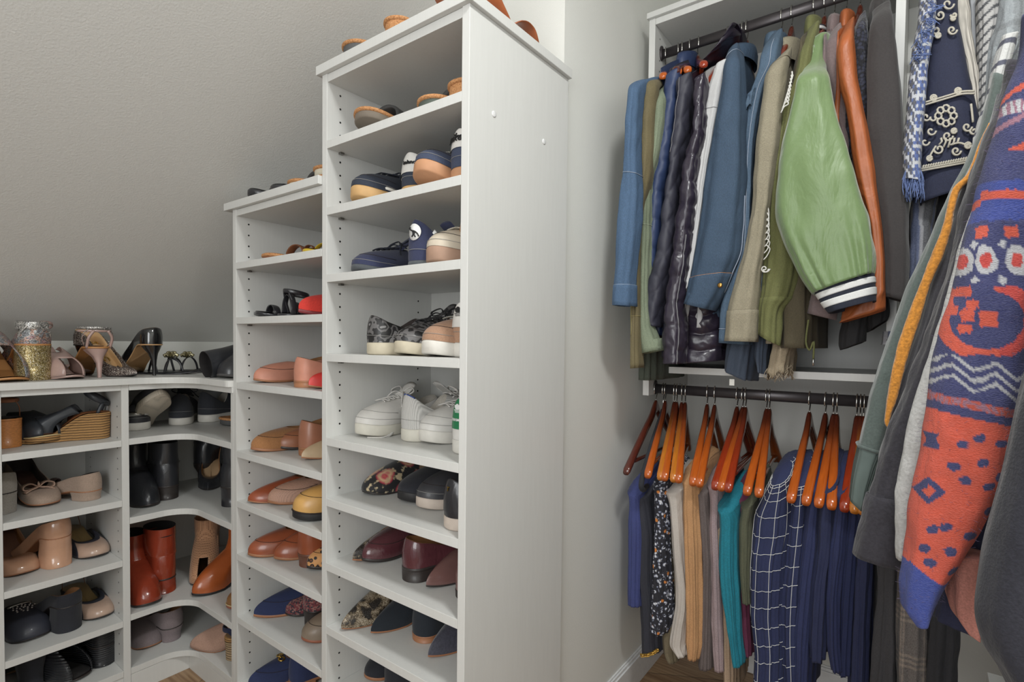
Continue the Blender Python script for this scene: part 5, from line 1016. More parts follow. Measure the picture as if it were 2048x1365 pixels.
grid('hood', hd, BKP, g, cap0=True, cap1=True)
body(g, 1425, 120, BKP, 1.05, seed=6, wt=.05, wb=.07)
g = jk('white_jacket', 'white denim jacket with a curled white cuff', 'jacket', 1448)
o, P = garment('sleeve', [(1432, 127, 1458, 122), (1411, 185, 1446, 185), (1401, 264, 1432, 264), (1391, 372, 1412, 372), (1373, 501, 1394, 501), (1362, 570, 1382, 570), (1346, 588, 1376, 584), (1340, 602, 1374, 602), (1348, 630, 1366, 633)], WHT, g, 1.36, .06, seed=7, comp=.3); ring('seam', P, .18, plain('grey_thread', (160, 160, 160), .8), g); seam('seam', P, .1, .02, .8, plain('grey_thread', 0), g)
garment('far_cuff', [(1378, 590, 1414, 590), (1374, 615, 1408, 615), (1378, 650, 1398, 654)], WHT, g, 1.42, .06, seed=71, n=24); body(g, 1448, 118, WHT, 1.14, seed=7)
g = jk('denim_jacket', 'dark blue denim jacket with a buttoned cuff', 'jacket', 1486)
o, P = garment('sleeve', [(1452, 108, 1484, 100, 1.42), (1440, 145, 1490, 142), (1434, 185, 1492, 185), (1419, 264, 1492, 264), (1403, 343, 1492, 343), (1391, 437, 1488, 437), (1381, 501, 1482, 501), (1371, 555, 1466, 548), (1366, 580, 1450, 586), (1360, 606, 1430, 622)], DN2, g, 1.33, .085, seed=8, folds=(3, .004), wr=(10, .006))
band('cuff', P, .885, 1, DN2, g); ring('seam', P, .885, T_ORG, g); seam('seam', P, .50, .62, .95, T_LT, g, .0012); ring('seam', P, .06, T_LT, g)
b_ = P[int(.90*69), 33]; c_ = onY(1440, 571, 1.327); grid('button', [[(c_[0]+r*math.cos(a), c_[1]-d, c_[2]+r*math.sin(a)) for a in np.linspace(0, 2*math.pi, 14, False)] for r, d in ((.006, 0), (.006, .002), (.0035, .003))], plain('brass', (170, 130, 70), .3, 1), g, cap1=True)
garment('far_cuff', [(1400, 600, 1452, 600), (1394, 628, 1450, 630), (1398, 652, 1436, 662)], DN2, g, 1.42, .07, seed=81, n=24); collar(g, 1458, 98, 1512, 96, DN2, .05, .16); body(g, 1495, 108, DN2, 1.16, seed=8, wt=.05)
g = jk('light_denim_shirt', 'faded light denim shirt jacket with frayed shoulder', 'jacket', 1563)
o, P = garment('front', [(1538, 74, 1572, 70, 1.50), (1512, 130, 1562, 126), (1495, 185, 1535, 185), (1487, 264, 1518, 264), (1482, 343, 1510, 343), (1480, 437, 1508, 437), (1474, 501, 1506, 501), (1452, 560, 1500, 560), (1437, 624, 1500, 624), (1432, 686, 1503, 690)], DN3, g, 1.385, .08, seed=9, folds=(4, .004)); ring('hem_seam', P, .96, T_LT, g); seam('seam', P, .3, .1, .9, T_LT, g); collar(g, 1532, 74, 1574, 70, DN3, .055, .15); body(g, 1563, 84, DN3, 1.12, seed=9)
garment('ragged_fringe', [(1493, 190, 1512, 180), (1492, 212, 1508, 208)], DN3, g, 1.375, .03, n=16, m=40, edge=.02, seed=92, wr=(60, .004))
g = jk('chambray_shirt', 'blue grey chambray shirt with its hem hanging below the light denim', 'shirt', 1540)
garment('body', [(1470, 560, 1530, 556), (1456, 640, 1526, 636), (1446, 700, 1510, 698), (1442, 742, 1500, 764)], CHB, g, 1.43, .16, seed=91, n=44, folds=(5, .006), comp=.2)
o, P = garment('tail', [(1506, 640, 1536, 640), (1504, 700, 1534, 700), (1510, 744, 1532, 750)], CHB, g, 1.44, .10, seed=93, n=30, comp=.2); tl = onY(1464, 762, 1.425); b = B(); b.box(tl[0]-.006, tl[0]+.006, 1.424, 1.426, tl[2]-.012, tl[2]+.004); b.make('care_tag', plain('tag_white', (200, 198, 192), .6), g)
g = jk('khaki_jacket', 'khaki grey twill shirt jacket with hood', 'jacket', 1583)
o, P = garment('sleeve', [(1552, 120, 1588, 108, 1.44), (1527, 158, 1575, 150), (1518, 224, 1566, 224), (1510, 290, 1560, 290), (1504, 356, 1552, 356), (1500, 404, 1548, 404), (1495, 437, 1542, 437), (1484, 501, 1534, 501), (1467, 566, 1524, 566), (1452, 628, 1518, 628), (1447, 682, 1514, 684)], KHK, g, 1.35, .075, seed=10, folds=(3, .003), wr=(12, .005)); band('cuff', P, .905, 1, KHK, g); ring('seam', P, .905, plain('khaki_thread', (110, 100, 84), .8), g); ring('seam', P, .10, plain('khaki_thread', 0), g)
collar(g, 1554, 92, 1606, 84, KHK, .07, .18, 'hood'); body(g, 1583, 96, KHK, 1.10, seed=10, wt=.06)
g = jk('frayed_khaki_shirt', 'khaki shirt with torn frayed hem showing below the olive jacket', 'shirt', 1600)
garment('body', [(1560, 560, 1612, 556), (1552, 640, 1606, 636), (1536, 700, 1582, 700), (1528, 745, 1578, 742)], cloth('frayed_khaki', (150, 136, 114)), g, 1.43, .14, seed=94, edge=.045, n=50, folds=(6, .005), wr=(26, .006), comp=.2)
fr = []; e0, e1 = onY(1528, 748, 1.43), onY(1580, 740, 1.43); rr = random.Random(4)
for k in range(46):
    f = rr.random(); p0 = e0+(e1-e0)*f; p0[1] += rr.uniform(-.004, .07); p = [p0+[0, 0, .012]]
    for i in range(4): p.append(p[-1]+[rr.uniform(-.006, .006), rr.uniform(-.003, .003), -rr.uniform(.004, .011)])
    fr.append(cat(p, 8))
multi('frayed_threads', fr, .0007, cloth('fray_thread', (176, 162, 140)), g, 4)['kind'] = 'stuff'
g = jk('olive_jacket', 'olive green jacket with white embroidery on its front edge', 'jacket', 1627)
o, P = garment('sleeve', [(1612, 60, 1645, 52, 1.46), (1590, 132, 1628, 130), (1558, 224, 1596, 224), (1544, 320, 1584, 320), (1536, 404, 1584, 404), (1530, 469, 1596, 469), (1526, 533, 1600, 533), (1519, 590, 1588, 590), (1513, 618, 1566, 622), (1511, 668, 1562, 692)], OL2, g, 1.375, .07, seed=11, folds=(4, .004), wr=(12, .006)); band('cuff', P, .88, 1, OL2, g)
MWH = plain('embroidery_white', (208, 206, 200), .8)
def scroll(cx, cy, s, k=1.6, n=26, Y=1.37, sg=1): return [onY(cx+sg*s*(1-q/ (k*6.28))*math.cos(q), cy+s*(1-q/(k*6.28))*math.sin(q), Y) for q in np.linspace(0, k*6.28*.86, n)]
em = [scroll(1529, 538, 8, 1.6, Y=1.368), scroll(1529, 538, 11, .5, Y=1.368)]
for k in range(7): em.append([onY(x, y, 1.368) for x, y in cat([(1527+k, 520-k*13), (1534+k*.6, 512-k*13), (1540-k*.5, 498-k*13), (1532+k*.3, 490-k*13)], 10)])
multi('embroidery', em[:2], .0016, MWH, g, 5); multi('embroidery', em[2:], .0016, MWH, g, 5)
em = []
for k in range(9): em.append([onY(x, y, 1.345) for x, y in cat([(1562+k*2.6, 226-k*8), (1568+k*2.2, 214-k*8), (1577+k*1.0, 208-k*7), (1572+k*1.5, 199-k*7)], 9)])
multi('embroidery', em, .0017, MWH, g, 5); collar(g, 1612, 44, 1646, 40, OL2, .06, .16); body(g, 1627, 52, BRN, 1.09, seed=11, wt=.05, wb=.08)
lc = onY(1617, 640, 1.40); tube('drawstring', cat([lc, lc+[-.004, 0, -.05], lc+[.004, 0, -.07], lc+[.012, 0, -.05], lc+[.012, 0, -.09]], 24), .0022, OL2, g, 6); tube('aglet', [lc+[.012, 0, -.09], lc+[.012, 0, -.106]], .0022, SILV, g, 6)
def satin():
    t = NT('green_satin'); g_ = t.noise(16, 3); h_ = t.noise(900, 2); col = t.mix(h_, (94, 118, 72), (118, 140, 94)); t.bump(g_, .3, .010); return t.fin(col, .46, sheen=.35, spec=.5)
SAT = satin(); NVR = cloth('navy_rib', (32, 36, 50)); WHR = cloth('white_rib', (222, 222, 220), 500, .06)
g = jk('bomber_jacket', 'green satin bomber jacket with navy and white striped cuff', 'jacket', 1648)
o, P = garment('sleeve', [(1618, 78, 1656, 68, 1.42), (1600, 130, 1654, 122, 1.38), (1586, 171, 1662, 164), (1574, 227, 1674, 220), (1559, 290, 1690, 284), (1550, 360, 1708, 352), (1547, 400, 1724, 392), (1552, 440, 1738, 428), (1570, 490, 1746, 462), (1592, 535, 1749, 498), (1612, 568, 1749, 530), (1624, 584, 1747, 546)], SAT, g, 1.28, .10, n=110, m=96, seed=12, folds=(3, .004), wr=(9, .007), comp=.25, gather=(17, .0045, .72), capt=False)
# gathers above the cuff
cf, Pc = garment('cuff', [(1622, 582, 1748, 545), (1633, 600, 1750, 566), (1642, 613, 1751, 584), (1652, 626, 1751, 602)], NVR, g, 1.285, .085, n=30, m=72, seed=13, folds=(3, .001), wr=(9, .001), comp=.25, capt=False)
band('cuff_stripe', Pc, .14, .36, WHR, g, .0012); band('cuff_stripe', Pc, .55, .76, WHR, g, .0012)
c2 = collar(g, 1632, 60, 1656, 54, NVR, .05, .14); l = onY(1632, 66, RY)
for dz in (0, -.016): tube('collar_stripe', [(onY(1644, 60, RY)[0]+.0155*math.cos(a), RY+.073*math.sin(a), l[2]-.008+dz+.016*math.sin(a)) for a in np.linspace(0, 2*math.pi, 30, False)], .0042, WHR, g, 6, wdir=(0, 0, 1), flat=.4, closed=True)
body(g, 1650, 66, SAT, 1.34, seed=12, wt=.05, wb=.09)
g = jk('mauve_jacket', 'mauve grey suede jacket behind the green bomber', 'jacket', 1668)
garment('sleeve', [(1657, 70, 1684, 60, 1.46), (1646, 105, 1688, 100), (1654, 158, 1694, 158), (1668, 224, 1702, 224), (1683, 316, 1712, 316), (1680, 420, 1722, 420), (1650, 520, 1700, 520), (1620, 582, 1678, 588), (1610, 626, 1672, 641)], suede('mauve_suede', (124, 108, 108)), g, 1.40, .07, seed=14, folds=(3, .002)); collar(g, 1656, 44, 1688, 36, suede('mauve_suede', 0), .07, .16, 'hood'); body(g, 1670, 48, suede('mauve_suede', 0), 1.2, seed=14)
g = jk('leather_jacket', 'rust orange leather jacket with a zipped cuff', 'jacket', 1692); RUL = leather('rust_leather', (158, 86, 46), .48, .0)
o, P = garment('sleeve', [(1682, 58, 1712, 48, 1.46), (1672, 105, 1710, 100), (1676, 158, 1716, 158), (1690, 211, 1726, 211), (1698, 264, 1736, 264), (1708, 343, 1750, 343), (1728, 420, 1760, 420), (1738, 469, 1766, 469), (1744, 533, 1770, 533), (1742, 585, 1772, 582), (1700, 618, 1773, 596), (1676, 645, 1774, 620)], RUL, g, 1.35, .075, seed=15, folds=(3, .002), wr=(9, .003), n=90); collar(g, 1680, 34, 1712, 28, RUL, .07, .16); body(g, 1696, 40, RUL, 1.22, seed=15)
seam('zip', P, .02, .93, .995, SILV, g, .0024, .002)
g = jk('lace_jacket', 'navy blue lace jacket between leather and charcoal', 'jacket', 1719)
t_ = NT('navy_lace_knit'); v_ = t_.vor(120); lm = t_.fin(t_.ramp(v_, [(0, (54, 56, 74)), (.4, (44, 46, 62)), (.55, (20, 20, 28))]), .8, sheen=.2); t_.bump(v_, .8, .003)
garment('sleeve', [(1714, 40, 1732, 34, 1.5), (1704, 70, 1736, 70), (1702, 110, 1738, 110), (1706, 158, 1742, 158), (1714, 210, 1744, 210), (1722, 300, 1746, 300), (1726, 420, 1760, 420), (1730, 560, 1762, 560)], lm, g, 1.42, .06, seed=17); body(g, 1719, 40, lm, 1.25, seed=17)
g = jk('charcoal_jacket', 'long charcoal suede jacket left of the white divider', 'jacket', 1761); CHS = suede('charcoal_suede_jacket', (62, 58, 58))
garment('sleeve', [(1744, 20, 1782, 18, 1.46), (1736, 66, 1790, 66), (1732, 132, 1799, 132), (1731, 198, 1807, 198), (1734, 264, 1810, 264), (1746, 340, 1812, 340), (1756, 404, 1815, 404), (1764, 469, 1817, 469), (1767, 533, 1818, 533), (1770, 592, 1814, 606)], CHS, g, 1.37, .08, seed=18, folds=(3, .002), wr=(8, .003)); collar(g, 1738, 12, 1783, 6, CHS, .07, .17); body(g, 1765, 20, CHS, 1.2, seed=18, wb=.05)
BKT = cloth('black_knit', (34, 33, 35))
g = jk('black_sweater', 'black sweater whose cuffs hang out below the leather jacket', 'sweater', 1735)
garment('cuff', [(1696, 590, 1738, 590), (1686, 640, 1734, 636), (1677, 688, 1730, 670), (1680, 700, 1728, 684)], BKT, g, 1.44, .08, seed=19, n=30, comp=.2); garment('cuff', [(1730, 600, 1776, 590), (1732, 640, 1776, 630), (1736, 662, 1774, 640)], BKT, g, 1.45, .08, seed=20, n=24, comp=.2)
# ---- right bay, beyond the white divider
def c_(r): return np.array(lin(r)[:3])
def tweedblue(u, v, p, j):
    k = math.floor(p[2]*150); s = math.floor(u*11)
    if u > .52: return c_((196, 198, 204)) if (k % 5 == 0 or (s % 3 == 0 and k % 2)) else (c_((38, 76, 150)) if (s+k) % 3 else c_((28, 44, 96)))
    return c_((190, 192, 200)) if ((s+k) % 4 == 0 or k % 6 == 0 and s % 2) else (c_((24, 30, 58)) if (s*3+k) % 4 else c_((40, 74, 142)))
VC = vcol('printed_weave'); VCS = vcol('fuzzy_knit', .95, .05, 420, .8, .09, (1, 1, 2.4))
g = jk('tweed_jacket', 'blue and white fringed tweed jacket right of the divider', 'jacket', 1868, group='clothes in the right bay')
o, P = garment('sleeve', [(1841, -30, 1876, -30, 1.42), (1836, 30, 1872, 30), (1829, 66, 1866, 66), (1820, 123, 1858, 123), (1812, 215, 1850, 215), (1808, 264, 1846, 264), (1805, 308, 1843, 308), (1806, 355, 1846, 355)], VC, g, 1.36, .06, n=260, m=120, seed=21, folds=(2, .001), wr=(30, .002), colf=tweedblue, comp=-.3)
fr = []; rr = random.Random(9); e0, e1 = onY(1808, 352, 1.365), onY(1843, 352, 1.365)
for k in range(70):
    p0 = e0+(e1-e0)*rr.random(); p0[1] += rr.uniform(-.004, .03); p = [p0+[0, 0, .01]]; L_ = rr.uniform(.03, .062)
    for i in range(4): p.append(p[-1]+[rr.uniform(-.004, .004), rr.uniform(-.002, .002), -L_/4])
    fr.append(cat(p, 8))
FRM = cloth('fringe_blue', (92, 108, 150), 700, .5); multi('fringe', fr, .0009, FRM, g, 4)['kind'] = 'stuff'
fr = []
for k in range(60):
    f = rr.random(); p0 = onY(1852+14*math.sin(f*5), -20+f*150, 1.36); p = [p0, p0+[rr.uniform(-.012, .012), -.006, rr.uniform(.002, .012)], p0+[rr.uniform(-.02, .02), -.008, rr.uniform(-.01, .012)]]; fr.append(cat(p, 6))
multi('fringe', fr, .0007, FRM, g, 4)['kind'] = 'stuff'
g = jk('embroidered_blouse', 'navy blouse with cream chain stitch flowers and scrolls', 'blouse', 1890, group='clothes in the right bay'); NVB = cloth('navy_cotton', (40, 44, 66))
o, P = garment('sleeve', [(1872, -40, 1914, -40, 1.42), (1866, 20, 1918, 20), (1860, 62, 1928, 62), (1854, 123, 1940, 123), (1849, 185, 1952, 185), (1846, 246, 1962, 246), (1842, 308, 1958, 308), (1840, 360, 1950, 352), (1842, 398, 1930, 376)], NVB, g, 1.40, .08, seed=22, folds=(2, .002), wr=(8, .004), comp=-.3)
YE = 1.394; CRE = cloth('cream_chain_stitch', (192, 186, 172), 900, .2)
def fl(cx, cy, r, k=8, Y=YE):
    out = []
    for i in range(k):
        a = i*2*math.pi/k; out.append([onY(cx+r*.35*math.cos(a)+rr_*math.cos(b)*r*.30+r*.35*math.cos(a), cy+r*.7*math.sin(a)+rr_*math.sin(b)*r*.30, Y) for b in np.linspace(0, 6.28, 10) for rr_ in (1,)])
    return out
def dotp(cx, cy, r, Y=YE): return [[onY(cx+q*math.cos(a), cy+q*math.sin(a), Y) for a in np.linspace(0, 6.28, 12)] for q in (r, r*.45)]
em = fl(1892, 232, 22)
for (cx, cy, s, k, sg) in ((1852, 234, 9, 1.3, 1), (1868, 236, 8, .8, -1), (1934, 254, 10, 1.4, 1), (1948, 262, 8, 1.2, -1), (1895, 272, 11, 1.4, 1), (1912, 302, 10, 1.5, 1), (1878, 298, 11, 1.3, -1), (1862, 262, 10, 1.1, 1), (1850, 284, 9, 1, 1), (1904, 60, 10, 1.5, 1), (1880, 30, 11, 1.4, -1), (1896, 8, 12, 1.3, 1), (1872, 60, 9, 1.2, -1), (1858, 40, 9, 1.2, 1), (1908, 30, 7, 1.2, -1)): em.append(scroll(cx, cy, s, k, Y=YE, sg=sg))
for (cx, cy, r) in ((1867, 196, 6), (1916, 182, 6), (1908, 262, 5), (1936, 291, 6), (1859, 317, 5), (1876, 71, 5), (1906, 37, 4)): em += dotp(cx, cy, r)
em.append([onY(x, y, YE) for x, y in cat([(1846, 211), (1870, 204), (1900, 195), (1925, 188), (1950, 187)], 20)]); em.append([onY(x, y-5, YE) for x, y in cat([(1846, 211), (1870, 204), (1900, 195), (1925, 188), (1950, 187)], 20)])
em.append([onY(x, y, YE) for x, y in cat([(1942, 208), (1944, 225), (1946, 245)], 8)]); em.append([onY(x, y, YE) for x, y in cat([(1900, 290), (1918, 286), (1932, 290)], 8)]); em.append([onY(x, y, YE) for x, y in cat([(1872, 292), (1864, 305), (1859, 314)], 8)])
for k in range(20): x = 1846+k*5; y = 338-k*.95; em.append([onY(x, y, YE), onY(x+1, y-6, YE), onY(x+3, y-7, YE)])
em.append([onY(1843, 342, YE), onY(1940, 324, YE)]); em.append([onY(1843, 338, YE), onY(1940, 320, YE)])
for k in range(5): em.append([onY(1878+k*9, 290+6*math.sin(k), YE), onY(1884+k*8, 283, YE), onY(1882+k*9, 276, YE)])
multi('embroidery', em, .0021, CRE, g, 5)
g = jk('cream_cardigan', 'cream knit cardigan behind the embroidered blouse', 'sweater', 1920, group='clothes in the right bay')
garment('sleeve', [(1908, -40, 1938, -40), (1912, 20, 1944, 20), (1918, 62, 1946, 62), (1936, 123, 1956, 123), (1946, 185, 1964, 185), (1952, 246, 1966, 246)], knit('cream_knit', (196, 190, 180)), g, 1.44, .06, seed=23, comp=-.3)
g = jk('grey_cardigan', 'light grey knit cardigan right of the cream one', 'sweater', 1940, group='clothes in the right bay')
garment('sleeve', [(1934, -40, 1960, -40), (1938, 62, 1966, 62), (1944, 123, 1968, 123), (1954, 185, 1972, 185), (1958, 260, 1974, 260)], knit('grey_knit', (158, 160, 164)), g, 1.46, .06, seed=24, comp=-.3)
def ribst(u, v, p, j): k = math.floor((p[2]+.010*math.sin(p[0]*90))*150); return c_((188, 186, 184)) if k % 3 else c_((64, 66, 72))
g = jk('ribbed_sweater', 'grey sweater with dark ribbed stripes', 'sweater', 1975, group='clothes in the right bay')
garment('sleeve', [(1955, -40, 2008, -40), (1955, 10, 2006, 10), (1957, 46, 2002, 46), (1960, 90, 1990, 90), (1962, 140, 1982, 140), (1961, 190, 1978, 190), (1960, 240, 1976, 240)], VCS, g, 1.42, .07, n=160, m=60, seed=25, colf=ribst, comp=-.3)
def plaidg(u, v, p, j):
    a = (p[0]*1.0+p[1]*.4)*16 % 1; b_ = p[2]*9 % 1; c = c_((128, 134, 138)); 
    if a < .16: c = c*1.5
    if .3 < a < .38: c = c*.62
    if b_ < .14: c = c*1.4
    if .4 < b_ < .5: c = c*.7
    return c
g = jk('plaid_shirt', 'grey plaid flannel shirt at the upper right', 'shirt', 2020, group='clothes in the right bay')
garment('sleeve', [(2003, -40, 2080, -40), (1998, 20, 2075, 20), (1986, 62, 2060, 62), (1976, 123, 2030, 123), (1972, 180, 2010, 180), (1968, 240, 1998, 240)], vcol('grey_flannel'), g, 1.40, .08, n=150, m=110, seed=26, colf=plaidg, comp=-.3)
def stripew(u, v, p, j): return c_((214, 214, 212)) if (p[2]*26 % 1) > .24 else c_((38, 44, 76))
g = jk('striped_top', 'white top with navy stripes squeezed beside the charcoal coat', 'top', 2000, group='clothes in the right bay')
garment('sleeve', [(2006, 60, 2040, 60), (1994, 108, 2026, 108), (1977, 185, 2006, 185), (1956, 255, 1986, 255), (1950, 290, 1980, 290)], VC, g, 1.33, .06, n=110, m=50, seed=27, colf=stripew, comp=-.3)
def darktw(u, v, p, j): h = (math.floor(p[2]*150)*7+math.floor((p[0]+p[1])*150)*13) % 7; return c_((34, 36, 48)) if h > 2 else (c_((48, 66, 110)) if h else c_((140, 140, 146)))
g = jk('dark_tweed_dress', 'dark navy tweed dress showing below the fringe', 'dress', 1880, group='clothes in the right bay')
garment('body', [(1822, 385, 1880, 380), (1816, 440, 1872, 440), (1816, 500, 1866, 500), (1818, 560, 1860, 560), (1800, 640, 1842, 640), (1762, 690, 1812, 690)], VC, g, 1.44, .10, n=110, m=80, seed=28, colf=darktw, comp=-.3)
g = jk('black_dress', 'plain black dress right of the dark tweed one', 'dress', 1920, group='clothes in the right bay')
garment('body', [(1850, 380, 1960, 350), (1856, 470, 1940, 460), (1858, 600, 1930, 600), (1850, 700, 1920, 700)], cloth('black_crepe', (30, 30, 34)), g, 1.47, .14, seed=29, comp=-.2)
# ---- lower right bay
g = jk('plaid_skirt', 'brown plaid skirt below the blue sweater cuff', 'skirt', 1830, 'clothes on the lower right rods', RZL-.07)
def plaidb(u, v, p, j):
    a = (p[0]*1.6+p[1]*.2)*13 % 1; b_ = p[2]*11 % 1; c = c_((66, 52, 44)); f = 0
    for k in (.1, .2, .3, .4): f += 1 if abs(a-k) < .025 else 0
    for k in (.1, .22, .34): f += 1 if abs(b_-k) < .03 else 0
    return c*(1-.0*f)+c_((150, 132, 112))*.32*min(f, 2)
garment('body', [(1800, 900, 1860, 900), (1798, 1100, 1862, 1100), (1792, 1255, 1854, 1255), (1790, 1400, 1856, 1400), (1788, 1480, 1856, 1480)], vcol('brown_plaid_wool'), g, 1.30, .12, n=300, m=150, seed=30, colf=plaidb, folds=(4, .006), comp=-.2)
for (lab, rws, cc, Y) in (('dark grey trousers left of the plaid skirt', [(1752, 1060, 1800, 1060), (1750, 1200, 1798, 1200), (1744, 1320, 1796, 1320), (1736, 1460, 1794, 1460)], (56, 55, 58), 1.30), ('black trousers right of the plaid skirt', [(1850, 1000, 1905, 1000), (1850, 1240, 1925, 1240), (1852, 1380, 1916, 1380), (1850, 1480, 1912, 1480)], (38, 38, 42), 1.28), ('near black skirt behind the grey trousers', [(1742, 1000, 1765, 1000), (1742, 1200, 1764, 1200), (1736, 1420, 1762, 1420)], (36, 35, 38), 1.42)):
    g = jk('trousers' if 'skirt' not in lab.split()[2] else 'skirt', lab, 'trousers' if 'trousers' in lab else 'skirt', rws[0][0], 'clothes on the lower right rods', RZL-.07); garment('body', rws, cloth('dk%d' % cc[0], cc), g, Y, .14, seed=cc[0], folds=(5, .007), comp=-.1)
g = jk('pink_blouse', 'dusty pink blouse hem beside the dark wool coat', 'blouse', 1930, 'clothes on the lower right rods', RZL-.07)
garment('body', [(1900, 1120, 1975, 1120), (1893, 1205, 1976, 1215), (1898, 1235, 1976, 1262), (1928, 1272, 1972, 1296)], cloth('dusty_pink', (176, 118, 106)), g, .86, .07, seed=31, n=44, comp=-.2, folds=(3, .003))
g = jk('navy_pleated_top', 'dark navy top behind the orange sweater tip', 'top', 1940, 'clothes on the lower right rods', RZL-.07)
garment('body', [(1930, 1000, 2010, 1000), (1905, 1110, 1998, 1110), (1880, 1180, 1990, 1200), (1870, 1250, 1978, 1290)], cloth('ink_navy', (32, 36, 62)), g, .92, .06, seed=32, comp=-.2)
t = thing('drawer_unit', 'pale low cabinet at the bottom right behind the dark wool coat', 'cabinet', (.30, 1.15, 0))
B().box(.125, .72, .92, 1.30, .0, .500).make('carcass', M_LAM, t, bevel=.001); B().box(.130, .715, .902, .9195, .02, .235).make('drawer_front', M_LAM, t, bevel=.001); B().box(.130, .715, .902, .9195, .245, .485).make('drawer_front', M_LAM, t, bevel=.001)

# ---------------------------------------------------------------- near knitwear on the side rod
def near(name, label, cat_, Y, X=.36): return thing(name, label, cat_, (X, Y, 1.62-.05), 'knitwear and coats on the side rod')
def nbody(parent, Y, mat, zb, D=.10, x0=.14, x1=.58, seed=0):
    P = []; X = .36; th = np.linspace(0, 2*math.pi, 60, False)
    for q in np.linspace(0, 1, 40):
        row = []
        for a in th:
            u = -math.cos(a); x = X+(x1-x0)/2*math.copysign(abs(u)**.6, u); sh_ = 1.565-.16*(abs(x-X)/.22)**1.2; z = sh_+(zb-sh_)*q; k = .012+(D/2-.012)*min(1, q*4)
            row.append((x, Y+k*math.copysign(abs(math.sin(a))**.7, math.sin(a))+.004*math.sin(9*a+seed)*q, z))
        P.append(row)
    return grid('body', P, mat, parent, cap0=True, cap1=True)
GRN = cloth('grey_green_fleece', (88, 98, 94), 300, .14, .95, .3); MUSF = cloth('mustard_boucle', (186, 124, 46), 260, .35, .95, .3, 1.0)
g = near('green_sweatshirt', 'grey green sweatshirt with ribbed cuff, leftmost of the big near sleeves', 'sweatshirt', 1.18)
R24 = [(1985, 150, 2012, 150), (1958, 250, 1992, 260), (1931, 326, 1968, 332), (1902, 380, 1940, 390), (1863, 463, 1920, 470), (1822, 552, 1886, 560), (1782, 657, 1852, 664), (1755, 734, 1822, 742), (1735, 804, 1796, 812), (1710, 912, 1766, 928), (1706, 930, 1760, 942), (1697, 1000, 1734, 1030)]
o, P = garment('sleeve', R24, GRN, g, 1.14, .07, n=90, seed=41, folds=(3, .002), wr=(12, .003), comp=.2)
band('cuff', P, .865, 1, ridged('rib_green', (92, 102, 98)) if 0 else knit('rib_green', (92, 104, 100)), g, .0022); ring('cuff_seam', P, .865, GRN, g, .0035, .002); nbody(g, 1.18, GRN, .85, .09)
g = near('mustard_trim_jacket', 'dark fleece jacket with a mustard boucle stripe down its sleeve', 'jacket', 1.10)
DKF = cloth('dark_fleece', (52, 50, 56), 300, .2, .95, .3)
R25 = [(1993, 190, 2030, 200), (1972, 262, 2006, 270), (1955, 300, 1985, 305), (1921, 378, 1960, 384), (1888, 503, 1938, 506), (1860, 565, 1915, 568), (1842, 626, 1890, 630), (1818, 703, 1866, 706), (1792, 795, 1840, 800), (1776, 860, 1820, 866), (1757, 915, 1796, 925), (1748, 985, 1790, 995), (1722, 1060, 1780, 1070)]
o, P = garment('sleeve', R25, DKF, g, 1.075, .06, n=80, seed=42, folds=(3, .002), wr=(12, .003), comp=.2)
R25b = [(1975, 245, 1996, 250), (1955, 286, 1974, 292), (1932, 345, 1950, 350), (1900, 380, 1922, 384), (1882, 452, 1906, 458), (1862, 503, 1892, 507), (1838, 565, 1864, 570), (1814, 626, 1846, 632), (1789, 703, 1821, 710), (1771, 795, 1797, 800), (1765, 845, 1782, 850), (1770, 856, 1778, 858)]
garment('mustard_stripe', R25b, MUSF, g, 1.060, .016, n=90, m=36, seed=43, folds=(2, .0003), wr=(160, .0007), grow=-3, comp=0, inner=.002); nbody(g, 1.10, DKF, .9, .07)
g = near('charcoal_fleece', 'fuzzy charcoal coat with a wide turned cuff', 'coat', 1.00); FUZ = cloth('charcoal_fuzz', (50, 48, 54), 220, .3, .98, .15, .8)
R26 = [(2016, 120, 2060, 130), (1995, 215, 2040, 225), (1972, 270, 2015, 275), (1940, 350, 1990, 355), (1918, 430, 1966, 440), (1898, 520, 1950, 526), (1872, 600, 1926, 606), (1848, 680, 1906, 690), (1818, 770, 1876, 780), (1790, 840, 1850, 850), (1764, 910, 1835, 922), (1747, 968, 1820, 975), (1741, 985, 1818, 992), (1727, 1050, 1815, 1060), (1709, 1118, 1812, 1143)]
o, P = garment('sleeve', R26, FUZ, g, 1.00, .065, n=100, m=84, seed=44, folds=(3, .002), wr=(16, .005), comp=.1); band('cuff', P, .862, 1, FUZ, g, .0035); nbody(g, 1.0, FUZ, .8, .08)
g = near('white_cardigan', 'fuzzy white knit cardigan edge between charcoal and patterned sweater', 'cardigan', .92); WK = cloth('white_wool', (190, 190, 188), 260, .12, .98, .15, .8)
R27 = [(2010, 250, 2030, 255), (1985, 300, 2005, 306), (1955, 386, 1975, 392), (1936, 448, 1958, 452), (1915, 509, 1942, 512), (1900, 565, 1928, 568), (1884, 626, 1912, 630), (1869, 672, 1900, 676), (1852, 734, 1886, 738), (1834, 789, 1876, 792), (1811, 871, 1866, 874), (1796, 946, 1852, 950), (1787, 990, 1844, 994), (1788, 1070, 1834, 1074), (1790, 1120, 1820, 1126)]
o, P = garment('sleeve', R27, WK, g, .925, .05, n=100, m=60, seed=45, folds=(3, .0015), wr=(18, .003), comp=.1); nbody(g, .92, WK, .8, .06)
g = near('fair_isle_sweater', 'fuzzy blue and orange patterned sweater, the largest sleeve', 'sweater', .82)
_Yp = .80
def s2(p):
    d = np.array([p[0], _Yp, p[2]-EYE]); f = d@FWD; return 1024+CAM_F*(d@RGT)/f, 682.5+PPY-CAM_F*(d@UPV)/f
